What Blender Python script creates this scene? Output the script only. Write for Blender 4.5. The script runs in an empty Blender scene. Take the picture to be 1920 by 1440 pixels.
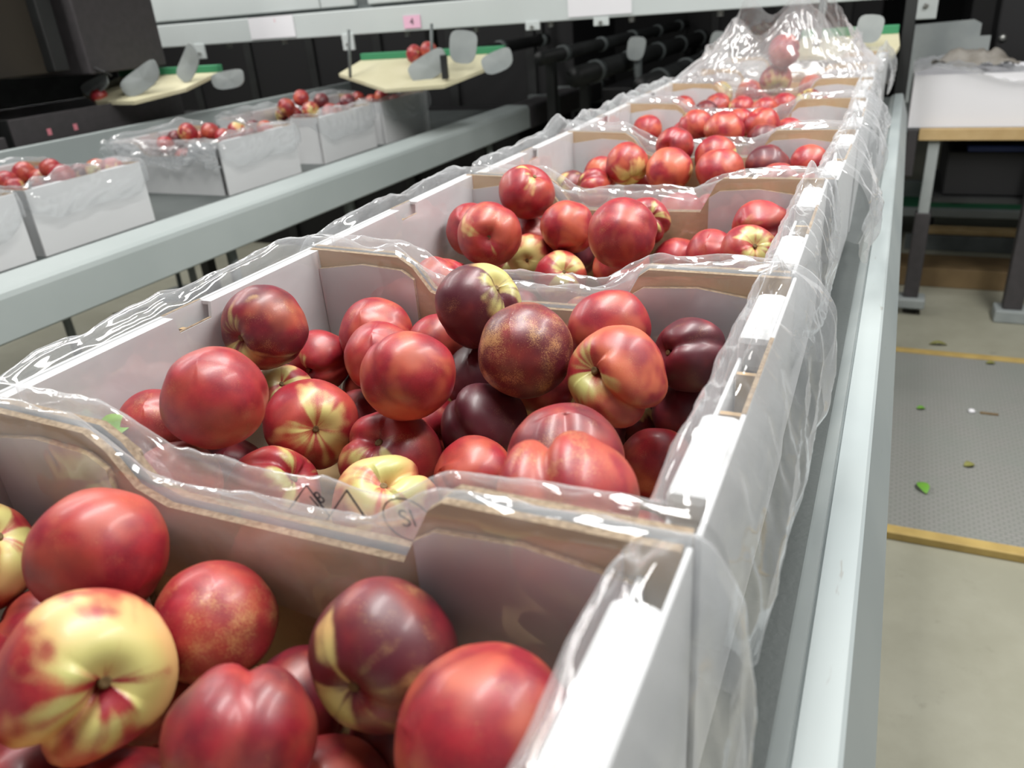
import bpy, math, random
from mathutils import Vector, Matrix, noise
PI = math.pi
sc = bpy.context.scene
COL = sc.collection

# ------------------------------------------------------------------ camera
def axes(yaw, pitch, roll):
    cy, sy, cp, sp = math.cos(yaw), math.sin(yaw), math.cos(pitch), math.sin(pitch)
    fwd = Vector((sy*cp, cy*cp, sp)); right = Vector((cy, -sy, 0)); down = fwd.cross(right)
    cr, sr = math.cos(roll), math.sin(roll)
    return cr*right + sr*down, cr*down - sr*right, fwd
RIGHT, DOWN, FWD = axes(-.459, -.4487, .0799)
camd = bpy.data.cameras.new('camera'); cam = bpy.data.objects.new('camera', camd); COL.objects.link(cam)
m = Matrix((RIGHT, -DOWN, -FWD)).transposed().to_4x4(); m.translation = (0, 0, 1.25); cam.matrix_world = m
camd.sensor_fit = 'HORIZONTAL'; camd.sensor_width = 36; camd.lens = 1484.3/1920*36
camd.clip_start = .02; camd.clip_end = 60
camd.dof.use_dof = True; camd.dof.focus_distance = .66; camd.dof.aperture_fstop = camd.lens/1000/.0034
sc.camera = cam

# ------------------------------------------------------------------ world, lamps, exposure
w = bpy.data.worlds.new('hall'); sc.world = w; w.use_nodes = True
bg = w.node_tree.nodes['Background']; bg.inputs[0].default_value = (.80, .86, .88, 1); bg.inputs[1].default_value = .07
def strip_lamp(name, loc, size, power, col=(1, .98, .95)):
    l = bpy.data.lights.new(name, 'AREA'); l.shape = 'RECTANGLE'; l.size, l.size_y = size
    l.energy = power; l.color = col
    o = bpy.data.objects.new(name, l); COL.objects.link(o); o.location = loc
    return o
strip_lamp('ceiling_lamp_near', (-.40, .85, 2.55), (.30, 1.5), 42)
strip_lamp('ceiling_lamp_right', (.85, 1.5, 2.55), (.30, 2.2), 62)
strip_lamp('ceiling_lamp_left', (-2.6, 1.6, 2.65), (.30, 2.4), 52)
strip_lamp('added_fill_far_left', (-4.6, 2.6, 2.7), (.30, 2.4), 60)  # added light, no known fixture; brightens the floor under the left conveyor
sc.view_settings.view_transform = 'Standard'; sc.view_settings.look = 'None'
sc.view_settings.gamma = 1; sc.view_settings.use_curve_mapping = False
sc.view_settings.exposure = .13
sc.cycles.transparent_max_bounces = 20; sc.cycles.max_bounces = 5; sc.cycles.glossy_bounces = 2; sc.cycles.diffuse_bounces = 2
sc.cycles.adaptive_threshold = .06

# ------------------------------------------------------------------ helpers
class MB:
    def __init__(s): s.v = []; s.f = []; s.mi = []
    def add(s, vs, fs, mi=0):
        n = len(s.v); s.v += [tuple(p) for p in vs]; s.f += [tuple(i+n for i in f) for f in fs]; s.mi += [mi]*len(fs) if isinstance(mi, int) else list(mi)
        return s
    def box(s, a, b, mi=0):
        (x0, y0, z0), (x1, y1, z1) = a, b
        return s.add([(x0,y0,z0),(x1,y0,z0),(x1,y1,z0),(x0,y1,z0),(x0,y0,z1),(x1,y0,z1),(x1,y1,z1),(x0,y1,z1)],
            [(0,3,2,1),(4,5,6,7),(0,1,5,4),(1,2,6,5),(2,3,7,6),(3,0,4,7)], mi)
    def prism(s, poly, fn, mi=0, mi0=None, mi1=None):
        # poly: 2-D outline (ccw); fn(u, v, k) -> point for k = 0 / 1 (two caps)
        n = len(poly); vs = [fn(u, v, 0) for u, v in poly]+[fn(u, v, 1) for u, v in poly]
        fs = [tuple(range(n-1, -1, -1)), tuple(range(n, 2*n))]+[(i, (i+1) % n, (i+1) % n+n, i+n) for i in range(n)]
        return s.add(vs, fs, [mi if mi0 is None else mi0, mi if mi1 is None else mi1]+[mi]*n)
    def tube(s, pts, r, n=10, mi=0, cap=True):
        pts = [Vector(p) for p in pts]; rings = []
        for i, p in enumerate(pts):
            d = (pts[min(i+1, len(pts)-1)]-pts[max(i-1, 0)]).normalized()
            a = d.orthogonal().normalized() if i == 0 else (a - d*a.dot(d)).normalized()
            b = d.cross(a); rr = r[i] if isinstance(r, (list, tuple)) else r
            rings.append([p+a*math.cos(2*PI*k/n)*rr+b*math.sin(2*PI*k/n)*rr for k in range(n)])
        vs = [q for g in rings for q in g]; fs = []
        for i in range(len(pts)-1):
            for k in range(n): fs.append((i*n+k, i*n+(k+1) % n, (i+1)*n+(k+1) % n, (i+1)*n+k))
        if cap: fs += [tuple(range(n-1, -1, -1)), tuple(range(len(vs)-n, len(vs)))]
        return s.add(vs, fs, mi)
    def lathe(s, prof, c=(0, 0, 0), n=16, mi=0):
        vs = []; fs = []
        for r, z in prof: vs += [(c[0]+r*math.cos(2*PI*k/n), c[1]+r*math.sin(2*PI*k/n), c[2]+z) for k in range(n)]
        for i in range(len(prof)-1):
            for k in range(n): fs.append((i*n+k, i*n+(k+1) % n, (i+1)*n+(k+1) % n, (i+1)*n+k))
        fs += [tuple(range(n-1, -1, -1)), tuple(range(len(vs)-n, len(vs)))]
        return s.add(vs, fs, mi)
    def mesh(s, name, mats, smooth=False, bevel=0):
        me = bpy.data.meshes.new(name); me.from_pydata(s.v, [], s.f)
        for mt in (mats if isinstance(mats, (list, tuple)) else [mats]): me.materials.append(mt)
        me.polygons.foreach_set('material_index', s.mi)
        if smooth: me.polygons.foreach_set('use_smooth', [True]*len(s.f))
        me.update(); return me
    def build(s, name, mats, parent=None, smooth=False, bevel=0, loc=None):
        o = link(name, s.mesh(name, mats, smooth), parent)
        if loc: o.location = loc
        if bevel:
            b = o.modifiers.new('bevel', 'BEVEL'); b.width = bevel; b.segments = 2; b.limit_method = 'ANGLE'
            b.harden_normals = False
        return o
def link(name, data, parent=None):
    o = bpy.data.objects.new(name, data); COL.objects.link(o)
    if parent: o.parent = parent
    return o
def tag(o, label=None, cat=None, group=None, kind=None):
    if label: o['label'] = label
    if cat: o['category'] = cat
    if group: o['group'] = group
    if kind: o['kind'] = kind
    return o
def thing(name, label, cat, loc=(0, 0, 0), group=None):
    o = link(name, None); o.location = loc; o.empty_display_size = .05
    return tag(o, label, cat, group)
def copy_tree(o, parent=None):
    c = o.copy(); COL.objects.link(c); c.parent = parent
    for ch in list(o.children): copy_tree(ch, c)
    return c
def P(*a): return Vector(a)
def sm(x): x = max(0, min(1, x)); return x*x*(3-2*x)
ORD = ['first', 'second', 'third', 'fourth', 'fifth', 'sixth', 'seventh', 'eighth', 'ninth', 'tenth', 'eleventh', 'twelfth', 'thirteenth', 'fourteenth', 'fifteenth']

# ------------------------------------------------------------------ materials
def nodes(name):
    mt = bpy.data.materials.new(name); mt.use_nodes = True; nt = mt.node_tree
    return mt, nt, nt.nodes['Principled BSDF'], nt.nodes['Material Output']
def N(nt, typ, **kw):
    n = nt.nodes.new(typ)
    for k, v in kw.items():
        if k.startswith('i_'):
            key = k[2:]; n.inputs[int(key) if key.isdigit() else key.replace('_', ' ')].default_value = v
        else: setattr(n, k, v)
    return n
def mixc(nt, fac, a, b):
    n = nt.nodes.new('ShaderNodeMix'); n.data_type = 'RGBA'; n.clamp_factor = True
    for i, v in ((0, fac), (6, a), (7, b)):
        if hasattr(v, 'links'): nt.links.new(v, n.inputs[i])
        elif i == 0: n.inputs[0].default_value = v
        else: n.inputs[i].default_value = (*v, 1)
    return n.outputs[2]
def mth(nt, op, a, b=None, clamp=False):
    n = nt.nodes.new('ShaderNodeMath'); n.operation = op; n.use_clamp = clamp
    for i, v in ((0, a), (1, b)):
        if v is None: continue
        if hasattr(v, 'links'): nt.links.new(v, n.inputs[i])
        else: n.inputs[i].default_value = v
    return n.outputs[0]
def mapr(nt, x, a, b, c=0., d=1.):
    n = nt.nodes.new('ShaderNodeMapRange'); n.interpolation_type = 'SMOOTHSTEP'
    nt.links.new(x, n.inputs[0])
    for i, v in enumerate((a, b, c, d)): n.inputs[i+1].default_value = v
    return n.outputs[0]
def plain(name, col, rough=.5, col2=None, scale=8, bump=0, bscale=60, metal=0, spec=.5, det=4):
    mt, nt, bs, out = nodes(name)
    bs.inputs['Roughness'].default_value = rough; bs.inputs['Metallic'].default_value = metal
    bs.inputs['Specular IOR Level'].default_value = spec
    tc = N(nt, 'ShaderNodeTexCoord')
    if col2:
        nz = N(nt, 'ShaderNodeTexNoise', i_Scale=scale, i_Detail=det); nt.links.new(tc.outputs['Object'], nz.inputs[0])
        nt.links.new(mixc(nt, mapr(nt, nz.outputs[0], .3, .7), col, col2), bs.inputs['Base Color'])
    else: bs.inputs['Base Color'].default_value = (*col, 1)
    if bump:
        nb = N(nt, 'ShaderNodeTexNoise', i_Scale=bscale, i_Detail=3); nt.links.new(tc.outputs['Object'], nb.inputs[0])
        bp = N(nt, 'ShaderNodeBump', i_Strength=bump, i_Distance=.002); nt.links.new(nb.outputs[0], bp.inputs['Height']); nt.links.new(bp.outputs[0], bs.inputs['Normal'])
    return mt
M = {}
M['white_card'] = plain('white_card', (.66, .67, .675), .6, (.62, .63, .635), 6, .12, 90)
M['kraft'] = plain('kraft', (.47, .315, .15), .75, (.54, .37, .185), 14, .25, 160)
M['kraft_edge'] = plain('kraft_edge', (.40, .30, .19), .8, (.22, .15, .085), 320, .4, 300)
M['rail_grey'] = plain('rail_grey', (.56, .61, .61), .42, (.50, .555, .555), 5, .1, 40)
M['rail_side'] = M['rail_grey']
M['rail_lip'] = plain('rail_lip', (.30, .335, .335), .55, (.35, .385, .38), 9)
M['belt'] = plain('belt', (.078, .09, .088), .62, (.062, .073, .071), 7, .3, 200)
M['left_rail'] = plain('left_rail', (.38, .425, .42), .55, (.34, .385, .38), 3)
M['beam_grey'] = plain('beam_grey', (.60, .65, .645), .5, (.56, .61, .605), 2)
M['dark_metal'] = plain('dark_metal', (.022, .024, .024), .5, (.012, .013, .013), 6)
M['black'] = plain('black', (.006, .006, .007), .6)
M['hood'] = plain('hood', (.055, .05, .053), .65, (.045, .042, .044), 40)
M['brown_black'] = plain('brown_black', (.016, .013, .009), .7, (.028, .022, .013), 3)
M['mid_metal'] = plain('mid_metal', (.16, .18, .18), .5, (.10, .115, .115), 8)
M['pad'] = plain('pad', (.50, .47, .31), .8, (.55, .52, .36), 9)
M['green_edge'] = plain('green_edge', (.04, .24, .11), .7)
M['flap_grey'] = plain('flap_grey', (.34, .37, .365), .6, (.27, .30, .30), 9)
M['paper'] = plain('paper', (.82, .82, .85), .7)
M['pink_paper'] = plain('pink_paper', (.85, .50, .66), .7)
M['ink'] = plain('ink', (.02, .015, .02), .6)
M['red_ink'] = plain('red_ink', (.75, .25, .30), .6)
M['wood'] = plain('wood', (.58, .42, .21), .6, (.48, .33, .15), 12)
M['dull_wood'] = plain('dull_wood', (.20, .135, .062), .7, (.14, .09, .04), 9)
M['frame_wood'] = plain('frame_wood', (.50, .36, .12), .6, (.40, .28, .09), 14)
M['blue_plastic'] = plain('blue_plastic', (.012, .03, .14), .5)
M['leaf'] = plain('leaf', (.13, .36, .035), .45, (.20, .42, .06), 30)
M['dry_leaf'] = plain('dry_leaf', (.24, .24, .07), .6)
M['stem'] = plain('stem', (.12, .075, .03), .8, (.20, .13, .05), 60)
M['bolt'] = plain('bolt', (.42, .43, .41), .35, metal=.8)
M['rubber'] = plain('rubber', (.02, .02, .02), .7)
# the scuffed rail top
def rail_mat():
    mt, nt, bs, out = nodes('rail_scuffed'); tc = N(nt, 'ShaderNodeTexCoord')
    mp = N(nt, 'ShaderNodeMapping'); mp.inputs['Scale'].default_value = (160, 26, 60); nt.links.new(tc.outputs['Object'], mp.inputs[0])
    nz = N(nt, 'ShaderNodeTexNoise', i_Scale=1., i_Detail=3); nt.links.new(mp.outputs[0], nz.inputs[0])
    n2 = N(nt, 'ShaderNodeTexNoise', i_Scale=5., i_Detail=4); nt.links.new(tc.outputs['Object'], n2.inputs[0])
    base = mixc(nt, mapr(nt, n2.outputs[0], .3, .7), (.29, .33, .335), (.33, .37, .37))
    nt.links.new(mixc(nt, mapr(nt, nz.outputs[0], .70, .76, 0, .65), base, (.22, .22, .20)), bs.inputs['Base Color'])
    bs.inputs['Roughness'].default_value = .5; return mt
M['rail_scuffed'] = rail_mat()
# concrete floor
def floor_mat():
    mt, nt, bs, out = nodes('concrete'); tc = N(nt, 'ShaderNodeTexCoord')
    a = N(nt, 'ShaderNodeTexNoise', i_Scale=2.2, i_Detail=8, i_Roughness=.65); nt.links.new(tc.outputs['Object'], a.inputs[0])
    b = N(nt, 'ShaderNodeTexNoise', i_Scale=16, i_Detail=5); nt.links.new(tc.outputs['Object'], b.inputs[0])
    c = mixc(nt, mapr(nt, a.outputs[0], .35, .68), (.285, .28, .215), (.35, .345, .275))
    c = mixc(nt, mapr(nt, b.outputs[0], .62, .74, 0, .45), c, (.20, .20, .15))
    nt.links.new(c, bs.inputs['Base Color']); bs.inputs['Roughness'].default_value = .6
    return mt
M['concrete'] = floor_mat()
def mat_mat():
    mt, nt, bs, out = nodes('ribbed_rubber'); tc = N(nt, 'ShaderNodeTexCoord')
    br = N(nt, 'ShaderNodeTexBrick', i_Scale=1., offset=.5); br.inputs['Brick Width'].default_value = .022; br.inputs['Row Height'].default_value = .011
    br.inputs['Mortar Size'].default_value = .0022; br.inputs['Color1'].default_value = (.27, .275, .25, 1); br.inputs['Color2'].default_value = (.29, .285, .27, 1); br.inputs['Mortar'].default_value = (.20, .205, .19, 1)
    nt.links.new(tc.outputs['Object'], br.inputs[0])
    nz = N(nt, 'ShaderNodeTexNoise', i_Scale=5, i_Detail=4); nt.links.new(tc.outputs['Object'], nz.inputs[0])
    nt.links.new(mixc(nt, mapr(nt, nz.outputs[0], .35, .75, 0, .5), br.outputs[0], (.22, .245, .22)), bs.inputs['Base Color'])
    bp = N(nt, 'ShaderNodeBump', i_Strength=.6, i_Distance=.003); bp.invert = True; nt.links.new(br.outputs['Fac'], bp.inputs['Height']); nt.links.new(bp.outputs[0], bs.inputs['Normal'])
    bs.inputs['Roughness'].default_value = .7; return mt
M['ribbed_rubber'] = mat_mat()
# clear plastic film: a thin sheet that lets light through, glints on its creases, and is a little milky
def film_mat(name, haze, gloss, rough=.10):
    mt = bpy.data.materials.new(name); mt.use_nodes = True; nt = mt.node_tree; nt.nodes.clear()
    out = N(nt, 'ShaderNodeOutputMaterial')
    tr = N(nt, 'ShaderNodeBsdfTransparent'); tr.inputs[0].default_value = (.98, .985, .99, 1)
    gl = N(nt, 'ShaderNodeBsdfGlossy', i_Roughness=rough); gl.inputs[0].default_value = (1, 1, 1, 1)
    df = N(nt, 'ShaderNodeBsdfDiffuse'); df.inputs[0].default_value = (.88, .90, .92, 1)
    tl = N(nt, 'ShaderNodeBsdfTranslucent'); tl.inputs[0].default_value = (.88, .90, .92, 1)
    hz = N(nt, 'ShaderNodeMixShader', i_0=.5); nt.links.new(df.outputs[0], hz.inputs[1]); nt.links.new(tl.outputs[0], hz.inputs[2])
    lw = N(nt, 'ShaderNodeLayerWeight', i_Blend=.5); f3 = mth(nt, 'POWER', lw.outputs['Facing'], 3.)
    fz = mth(nt, 'MULTIPLY', mth(nt, 'ADD', mth(nt, 'MULTIPLY', f3, 2.2), .75), haze, True)
    m1 = N(nt, 'ShaderNodeMixShader'); nt.links.new(fz, m1.inputs[0]); nt.links.new(tr.outputs[0], m1.inputs[1]); nt.links.new(hz.outputs[0], m1.inputs[2])
    fr = mth(nt, 'ADD', mth(nt, 'MULTIPLY', f3, .40*gloss), .075*gloss)
    m2 = N(nt, 'ShaderNodeMixShader'); nt.links.new(fr, m2.inputs[0]); nt.links.new(m1.outputs[0], m2.inputs[1]); nt.links.new(gl.outputs[0], m2.inputs[2])
    nt.links.new(m2.outputs[0], out.inputs[0]); return mt
M['film'] = film_mat('clear_film', .18, .95, .08)
M['film_milky'] = film_mat('milky_film', .36, .9, .15)
# nectarine skin: red, maroon and yellow in patches; the amounts are properties of each fruit
def skin_mat():
    mt, nt, bs, out = nodes('nectarine_skin'); tc = N(nt, 'ShaderNodeTexCoord'); oi = N(nt, 'ShaderNodeObjectInfo')
    def at(n): a = N(nt, 'ShaderNodeAttribute', attribute_type='OBJECT', attribute_name=n); return a.outputs['Fac']
    dark, yel, org, spk = at('maroon'), at('yellow'), at('orange'), at('speckle')
    co = tc.outputs['Object']
    off = N(nt, 'ShaderNodeVectorMath', operation='ADD'); nt.links.new(co, off.inputs[0]); nt.links.new(mth(nt, 'MULTIPLY', oi.outputs['Random'], 90), off.inputs[1])
    pv = off.outputs[0]
    def noi(scale, det=2, vec=pv, rough=.5, dist=0):
        n = N(nt, 'ShaderNodeTexNoise', i_Scale=scale, i_Detail=det, i_Roughness=rough, i_Distortion=dist); nt.links.new(vec, n.inputs[0]); return n.outputs[0]
    n1, n2, n3 = noi(1.3, 2), noi(2.4, 4, rough=.6), noi(1.1, 2, dist=.4)
    red = mixc(nt, mapr(nt, n2, .3, .7), (.36, .0145, .026), (.235, .007, .021))
    # orange warmth
    om = mth(nt, 'MULTIPLY', mapr(nt, n3, .40, .66), mth(nt, 'ADD', org, .22), True)
    col = mixc(nt, om, red, (.56, .13, .06))
    # fine mottling
    mt2 = mth(nt, 'MULTIPLY', mapr(nt, noi(38, 4, rough=.7), .5, .72), .30)
    col = mixc(nt, mt2, col, (.50, .10, .07))
    # yellow ground round the stem, broken into streaks
    sx = N(nt, 'ShaderNodeSeparateXYZ'); nt.links.new(co, sx.inputs[0])
    nrm = N(nt, 'ShaderNodeVectorMath', operation='NORMALIZE')
    cx = N(nt, 'ShaderNodeCombineXYZ'); nt.links.new(sx.outputs[0], cx.inputs[0]); nt.links.new(sx.outputs[1], cx.inputs[1]); nt.links.new(cx.outputs[0], nrm.inputs[0])
    sc2 = N(nt, 'ShaderNodeVectorMath', operation='SCALE'); sc2.inputs['Scale'].default_value = 1.25; nt.links.new(nrm.outputs[0], sc2.inputs[0])
    ad = N(nt, 'ShaderNodeVectorMath', operation='ADD'); nt.links.new(sc2.outputs[0], ad.inputs[0]); nt.links.new(mth(nt, 'MULTIPLY', oi.outputs['Random'], 57), ad.inputs[1])
    ad2 = N(nt, 'ShaderNodeVectorMath', operation='ADD'); nt.links.new(ad.outputs[0], ad2.inputs[0])
    cz = N(nt, 'ShaderNodeCombineXYZ'); nt.links.new(mth(nt, 'MULTIPLY', sx.outputs[2], .5), cz.inputs[2]); nt.links.new(cz.outputs[0], ad2.inputs[1])
    streak = noi(1.15, 2, ad2.outputs[0])
    # height towards the stem + streaks + patches
    h = mth(nt, 'ADD', mth(nt, 'MULTIPLY', sx.outputs[2], .75), mth(nt, 'MULTIPLY', mth(nt, 'SUBTRACT', streak, .5), 2.0))
    h = mth(nt, 'ADD', h, mth(nt, 'MULTIPLY', mth(nt, 'SUBTRACT', n1, .5), 1.5))
    h = mth(nt, 'ADD', h, mth(nt, 'MULTIPLY', mth(nt, 'SUBTRACT', yel, 1.), 1.15))
    h = mth(nt, 'ADD', h, mth(nt, 'MULTIPLY', mth(nt, 'SUBTRACT', noi(60, 3), .5), .25))
    ym = mapr(nt, h, -.12, .30)
    ym = mth(nt, 'MULTIPLY', ym, mapr(nt, yel, .0, .12))
    ycol = mixc(nt, mapr(nt, sx.outputs[2], .55, .93), (.66, .42, .17), (.50, .50, .17))
    # maroon
    dm = mth(nt, 'ADD', mth(nt, 'MULTIPLY', mth(nt, 'SUBTRACT', n1, .5), 2.2), mth(nt, 'MULTIPLY', mth(nt, 'SUBTRACT', dark, .5), 2.1))
    dmm = mth(nt, 'MULTIPLY', mapr(nt, dm, -.75, .75), mapr(nt, dark, 0, .3))
    col = mixc(nt, mth(nt, 'MULTIPLY', dmm, .96), col, (.075, .008, .018))
    col = mixc(nt, ym, col, ycol)
    # tan speckles
    sp = mth(nt, 'ADD', noi(64, 3, rough=.6), mth(nt, 'MULTIPLY', mth(nt, 'SUBTRACT', noi(1.9, 3), .5), .75))
    sp = mth(nt, 'ADD', sp, mth(nt, 'MULTIPLY', mth(nt, 'SUBTRACT', spk, .6), .16))
    sp = mth(nt, 'MULTIPLY', mapr(nt, sp, .585, .74), mth(nt, 'ADD', mth(nt, 'MULTIPLY', spk, .5), .30), True)
    col = mixc(nt, sp, col, (.60, .33, .13))
    nt.links.new(col, bs.inputs['Base Color'])
    bs.inputs['Roughness'].default_value = .45; bs.inputs['Specular IOR Level'].default_value = .7
    bs.inputs['Coat Weight'].default_value = .12; bs.inputs['Coat Roughness'].default_value = .16
    bs.inputs['Subsurface Weight'].default_value = 0
    bp = N(nt, 'ShaderNodeBump', i_Strength=.06, i_Distance=.01); nt.links.new(noi(70, 3), bp.inputs['Height']); nt.links.new(bp.outputs[0], bs.inputs['Normal'])
    return mt
M['skin'] = skin_mat()
# ------------------------------------------------------------------ the setting
def struct(name, mb, mat, **k): o = mb.build(name, mat, **k); o['kind'] = 'structure'; return o
struct('floor', MB().box((-9, -3, -.1), (6, 12, 0)), M['concrete'])
struct('wall_back', MB().box((-9, 9.5, 0), (6, 9.7, 4)), M['black'])  # dark walls: the gloom of the hall is put into their colour
struct('wall_left', MB().box((-9.2, -3, 0), (-9, 12, 4)), M['dark_metal'])
struct('wall_right', MB().box((6, -3, 0), (6.2, 12, 4)), M['dark_metal'])

def extrude_y(prof, y0, y1, mis=None, name='rail', mats=None, parent=None):
    # closed profile in (x, z), extruded along y, one material index per profile edge
    n = len(prof); mb = MB()
    vs = [(x, y0, z) for x, z in prof]+[(x, y1, z) for x, z in prof]
    fs = [(i, (i+1) % n, (i+1) % n+n, i+n) for i in range(n)]+[tuple(range(n-1, -1, -1)), tuple(range(n, 2*n))]
    mb.add(vs, fs, (mis or [0]*n)+[0, 0]); return mb.build(name, mats, parent)

# ------------------------------------------------------------------ the belt conveyor the nectarine boxes ride on
cv = thing('belt_conveyor', 'grey belt conveyor carrying the near row of nectarine boxes, scuffed aluminium edge rail', 'conveyor', (-.28, 1.1, 0))
def L(o): o.matrix_parent_inverse = o.parent.matrix_basis.inverted(); return o
L(MB().box((-.565, -.7, .885), (-.0185, 2.88, .895)).build('belt', M['belt'], cv))
rp = [(.0, .83), (-.022, .835), (-.022, .893), (-.0185, .8965), (-.0105, .9035), (-.0096, .9005), (-.0086, .9005), (-.0078, .9042), (.0125, .9055), (.0150, .9035), (.0345, .842), (.030, .832)]
rp = rp[::-1]
def edge_mats(prof):
    out = []
    for i in range(len(prof)):
        (x0, z0), (x1, z1) = prof[i], prof[(i+1) % len(prof)]; mx, mz = (x0+x1)/2, (z0+z1)/2
        out.append(1 if (mx < -.0098 or mz < .84) else 0)
    return out
L(extrude_y(rp, -.7, 2.88, edge_mats(rp), 'edge_rail', [M['rail_scuffed'], M['rail_lip']], cv))
lp = [(-.57-(x+.0185)*1.0, z) for x, z in rp][::-1]
L(extrude_y(lp, -.7, 2.88, None, 'edge_rail', [M['rail_scuffed']], cv))
L(MB().box((-.55, -.7, .80), (-.04, 2.88, .882)).build('belt_bed', M['mid_metal'], cv))
for x in (-.53, -.06):
    for y in (.2, 1.4, 2.6): L(MB().box((x-.02, y-.02, .0), (x+.02, y+.02, .81)).build('leg', M['mid_metal'], cv, bevel=.003))

# ------------------------------------------------------------------ the second conveyor on the left
c2 = thing('belt_conveyor', 'pale grey conveyor with broad side rail running behind on the left', 'conveyor', (-2.0, 1.5, 0))
L(MB().box((-2.42, -.6, .775), (-1.65, 3.6, .79)).build('belt', M['belt'], c2))
lr = [(-1.66, .77), (-1.52, .722), (-1.516, .726), (-1.516, .806), (-1.520, .816), (-1.530, .822), (-1.62, .826), (-1.645, .820), (-1.66, .80)]
L(extrude_y(lr, -.6, 3.47, None, 'side_rail', [M['left_rail']], c2))
L(MB().box((-2.44, -.6, .74), (-2.42, 3.4, .957)).build('guide_panel', M['left_rail'], c2, bevel=.003))
L(extrude_y([(x, z-.004) for x, z in lr], 3.49, 4.66, None, 'side_rail', [M['hood']], c2))  # same rail further on, its shadow painted in with a dark material
for y in (3.80, 4.15, 4.5): L(MB().box((-1.665, y, .70), (-1.51, y+.035, .828)).build('joint_plate', M['mid_metal'], c2, bevel=.003))
for y in (.3, 1.58, 2.13, 3.2):
    for x in (-1.6, -2.38): L(MB().tube([(x, y, 0), (x, y, .76)], .014, 10).build('leg', M['flap_grey'], c2, smooth=True))
# stand foot with its cable on the floor under that conveyor
sf = thing('stand_foot', 'round grey weighted stand foot on the concrete floor under the left conveyor', 'stand', (-3.27, 2.83, 0))
MB().lathe([(.12, 0), (.125, .008), (.10, .022), (.03, .03), (.02, .034)], n=28).build('base_disc', M['mid_metal'], sf, smooth=True)
MB().tube([(0, 0, .03), (0, .02, .5)], .012, 10).build('pole', M['mid_metal'], sf, smooth=True)
MB().tube([(.1, -.02, .012), (.17, -.12, .006), (.12, -.26, .006), (-.02, -.22, .006), (-.12, -.34, .006)], .005, 8).build('cable', M['rubber'], sf, smooth=True)

# ------------------------------------------------------------------ cross beam with its signs, clips and post
bm = thing('cross_beam', 'long pale grey metal cross beam spanning above the left conveyor', 'beam', (-1.6, 3.0, 1.17))
L(MB().box((-4.6, 2.95, 1.174), (-.015, 3.03, 1.268)).build('lower_channel', M['beam_grey'], bm, bevel=.004))
L(MB().box((-4.6, 2.972, 1.262), (-.05, 3.03, 1.282)).build('groove', M['mid_metal'], bm))
for x0, x1 in ((-4.6, -3.42), (-3.415, -2.20), (-2.195, -2.03), (-1.965, -.75), (-.745, -.03)):
    L(MB().box((x0, 2.955, 1.281), (x1, 3.03, 1.52)).build('cover_panel', M['beam_grey'], bm, bevel=.004))
L(MB().box((-2.03, 2.975, 1.281), (-1.965, 3.03, 1.52)).build('panel_gap', M['mid_metal'], bm))
for x in (-2.89, -2.08, -1.255, -.99):
    c = L(MB().box((x-.028, 2.945, 1.118 if x < -1.5 else 1.15), (x+.028, 2.955, 1.18)).build('clip_plate', M['beam_grey'], bm, bevel=.002))
    MB().tube([(x, 2.948, 1.14 if x < -1.5 else 1.16), (x, 2.938, 1.14 if x < -1.5 else 1.16)], .007, 8).build('bolt', M['bolt'], c)
for i in range(9):
    L(MB().tube([(-2.75+i*.31, 2.99, 1.172), (-2.75+i*.31, 2.99, 1.155)], .012, 8).build('bolt', M['bolt'], bm))
def paper(name, label, x0, x1, z0, z1, mat):
    o = MB().box((x0, 2.946, z0), (x1, 2.9492, z1)).build(name, mat); return tag(o, label, 'sign')
paper('paper_sign', 'blank white paper sheet with faint red mark taped on cross beam at left', -2.58, -2.34, 1.183, 1.268, M['paper'])
paper('paper_sign', 'large plain white paper sheet on cross beam near top centre', -1.113, -.878, 1.184, 1.33, M['paper'])
pk = paper('number_sign', 'small pink square sign reading 4 on the cross beam', -1.804, -1.728, 1.184, 1.230, M['pink_paper'])
def text_mesh(name, body, size, mat, mtx, parent=None, extrude=.0003):
    cu = bpy.data.curves.new(name, 'FONT'); cu.body = body; cu.size = size; cu.extrude = extrude; cu.align_x = 'CENTER'; cu.align_y = 'CENTER'
    tmp = bpy.data.objects.new('tmp', cu); COL.objects.link(tmp)
    dg = bpy.context.evaluated_depsgraph_get(); me = bpy.data.meshes.new_from_object(tmp.evaluated_get(dg))
    bpy.data.objects.remove(tmp); me.materials.clear(); me.materials.append(mat)
    o = link(name, me, parent); o.matrix_basis = mtx; return o
FRONT = Matrix(((1, 0, 0), (0, 0, -1), (0, 1, 0))).to_4x4()    # text standing up, facing -y
text_mesh('numeral', '4', .036, M['ink'], Matrix.Translation((-1.766, 2.9455, 1.207)) @ FRONT, pk)
text_mesh('faint_mark', '1', .022, M['red_ink'], Matrix.Translation((-2.437, 2.9455, 1.25)) @ FRONT, [o for o in COL.objects if o.name == 'paper_sign'][0])
ps = thing('steel_post', 'dark upright steel post at the far end of the near conveyor', 'post', (.015, 2.97, 0))
L(MB().box((-.012, 2.94, 0), (.022, 3.0, 1.6)).build('column', M['dark_metal'], ps, bevel=.003))
L(MB().box((-.05, 2.90, 0), (.06, 3.04, .012)).build('foot_plate', M['dark_metal'], ps))
L(MB().box((.024, 3.02, .86), (.034, 3.03, 1.06)).build('guide_strip', M['flap_grey'], ps))
bk = thing('bracket_plate', 'white metal bracket plate with bolt beside post at top right', 'bracket', (.055, 3.36, 1.09))
L(MB().box((.022, 3.34, 1.092), (.088, 3.352, 1.30)).build('plate', M['beam_grey'], bk, bevel=.003))
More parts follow.
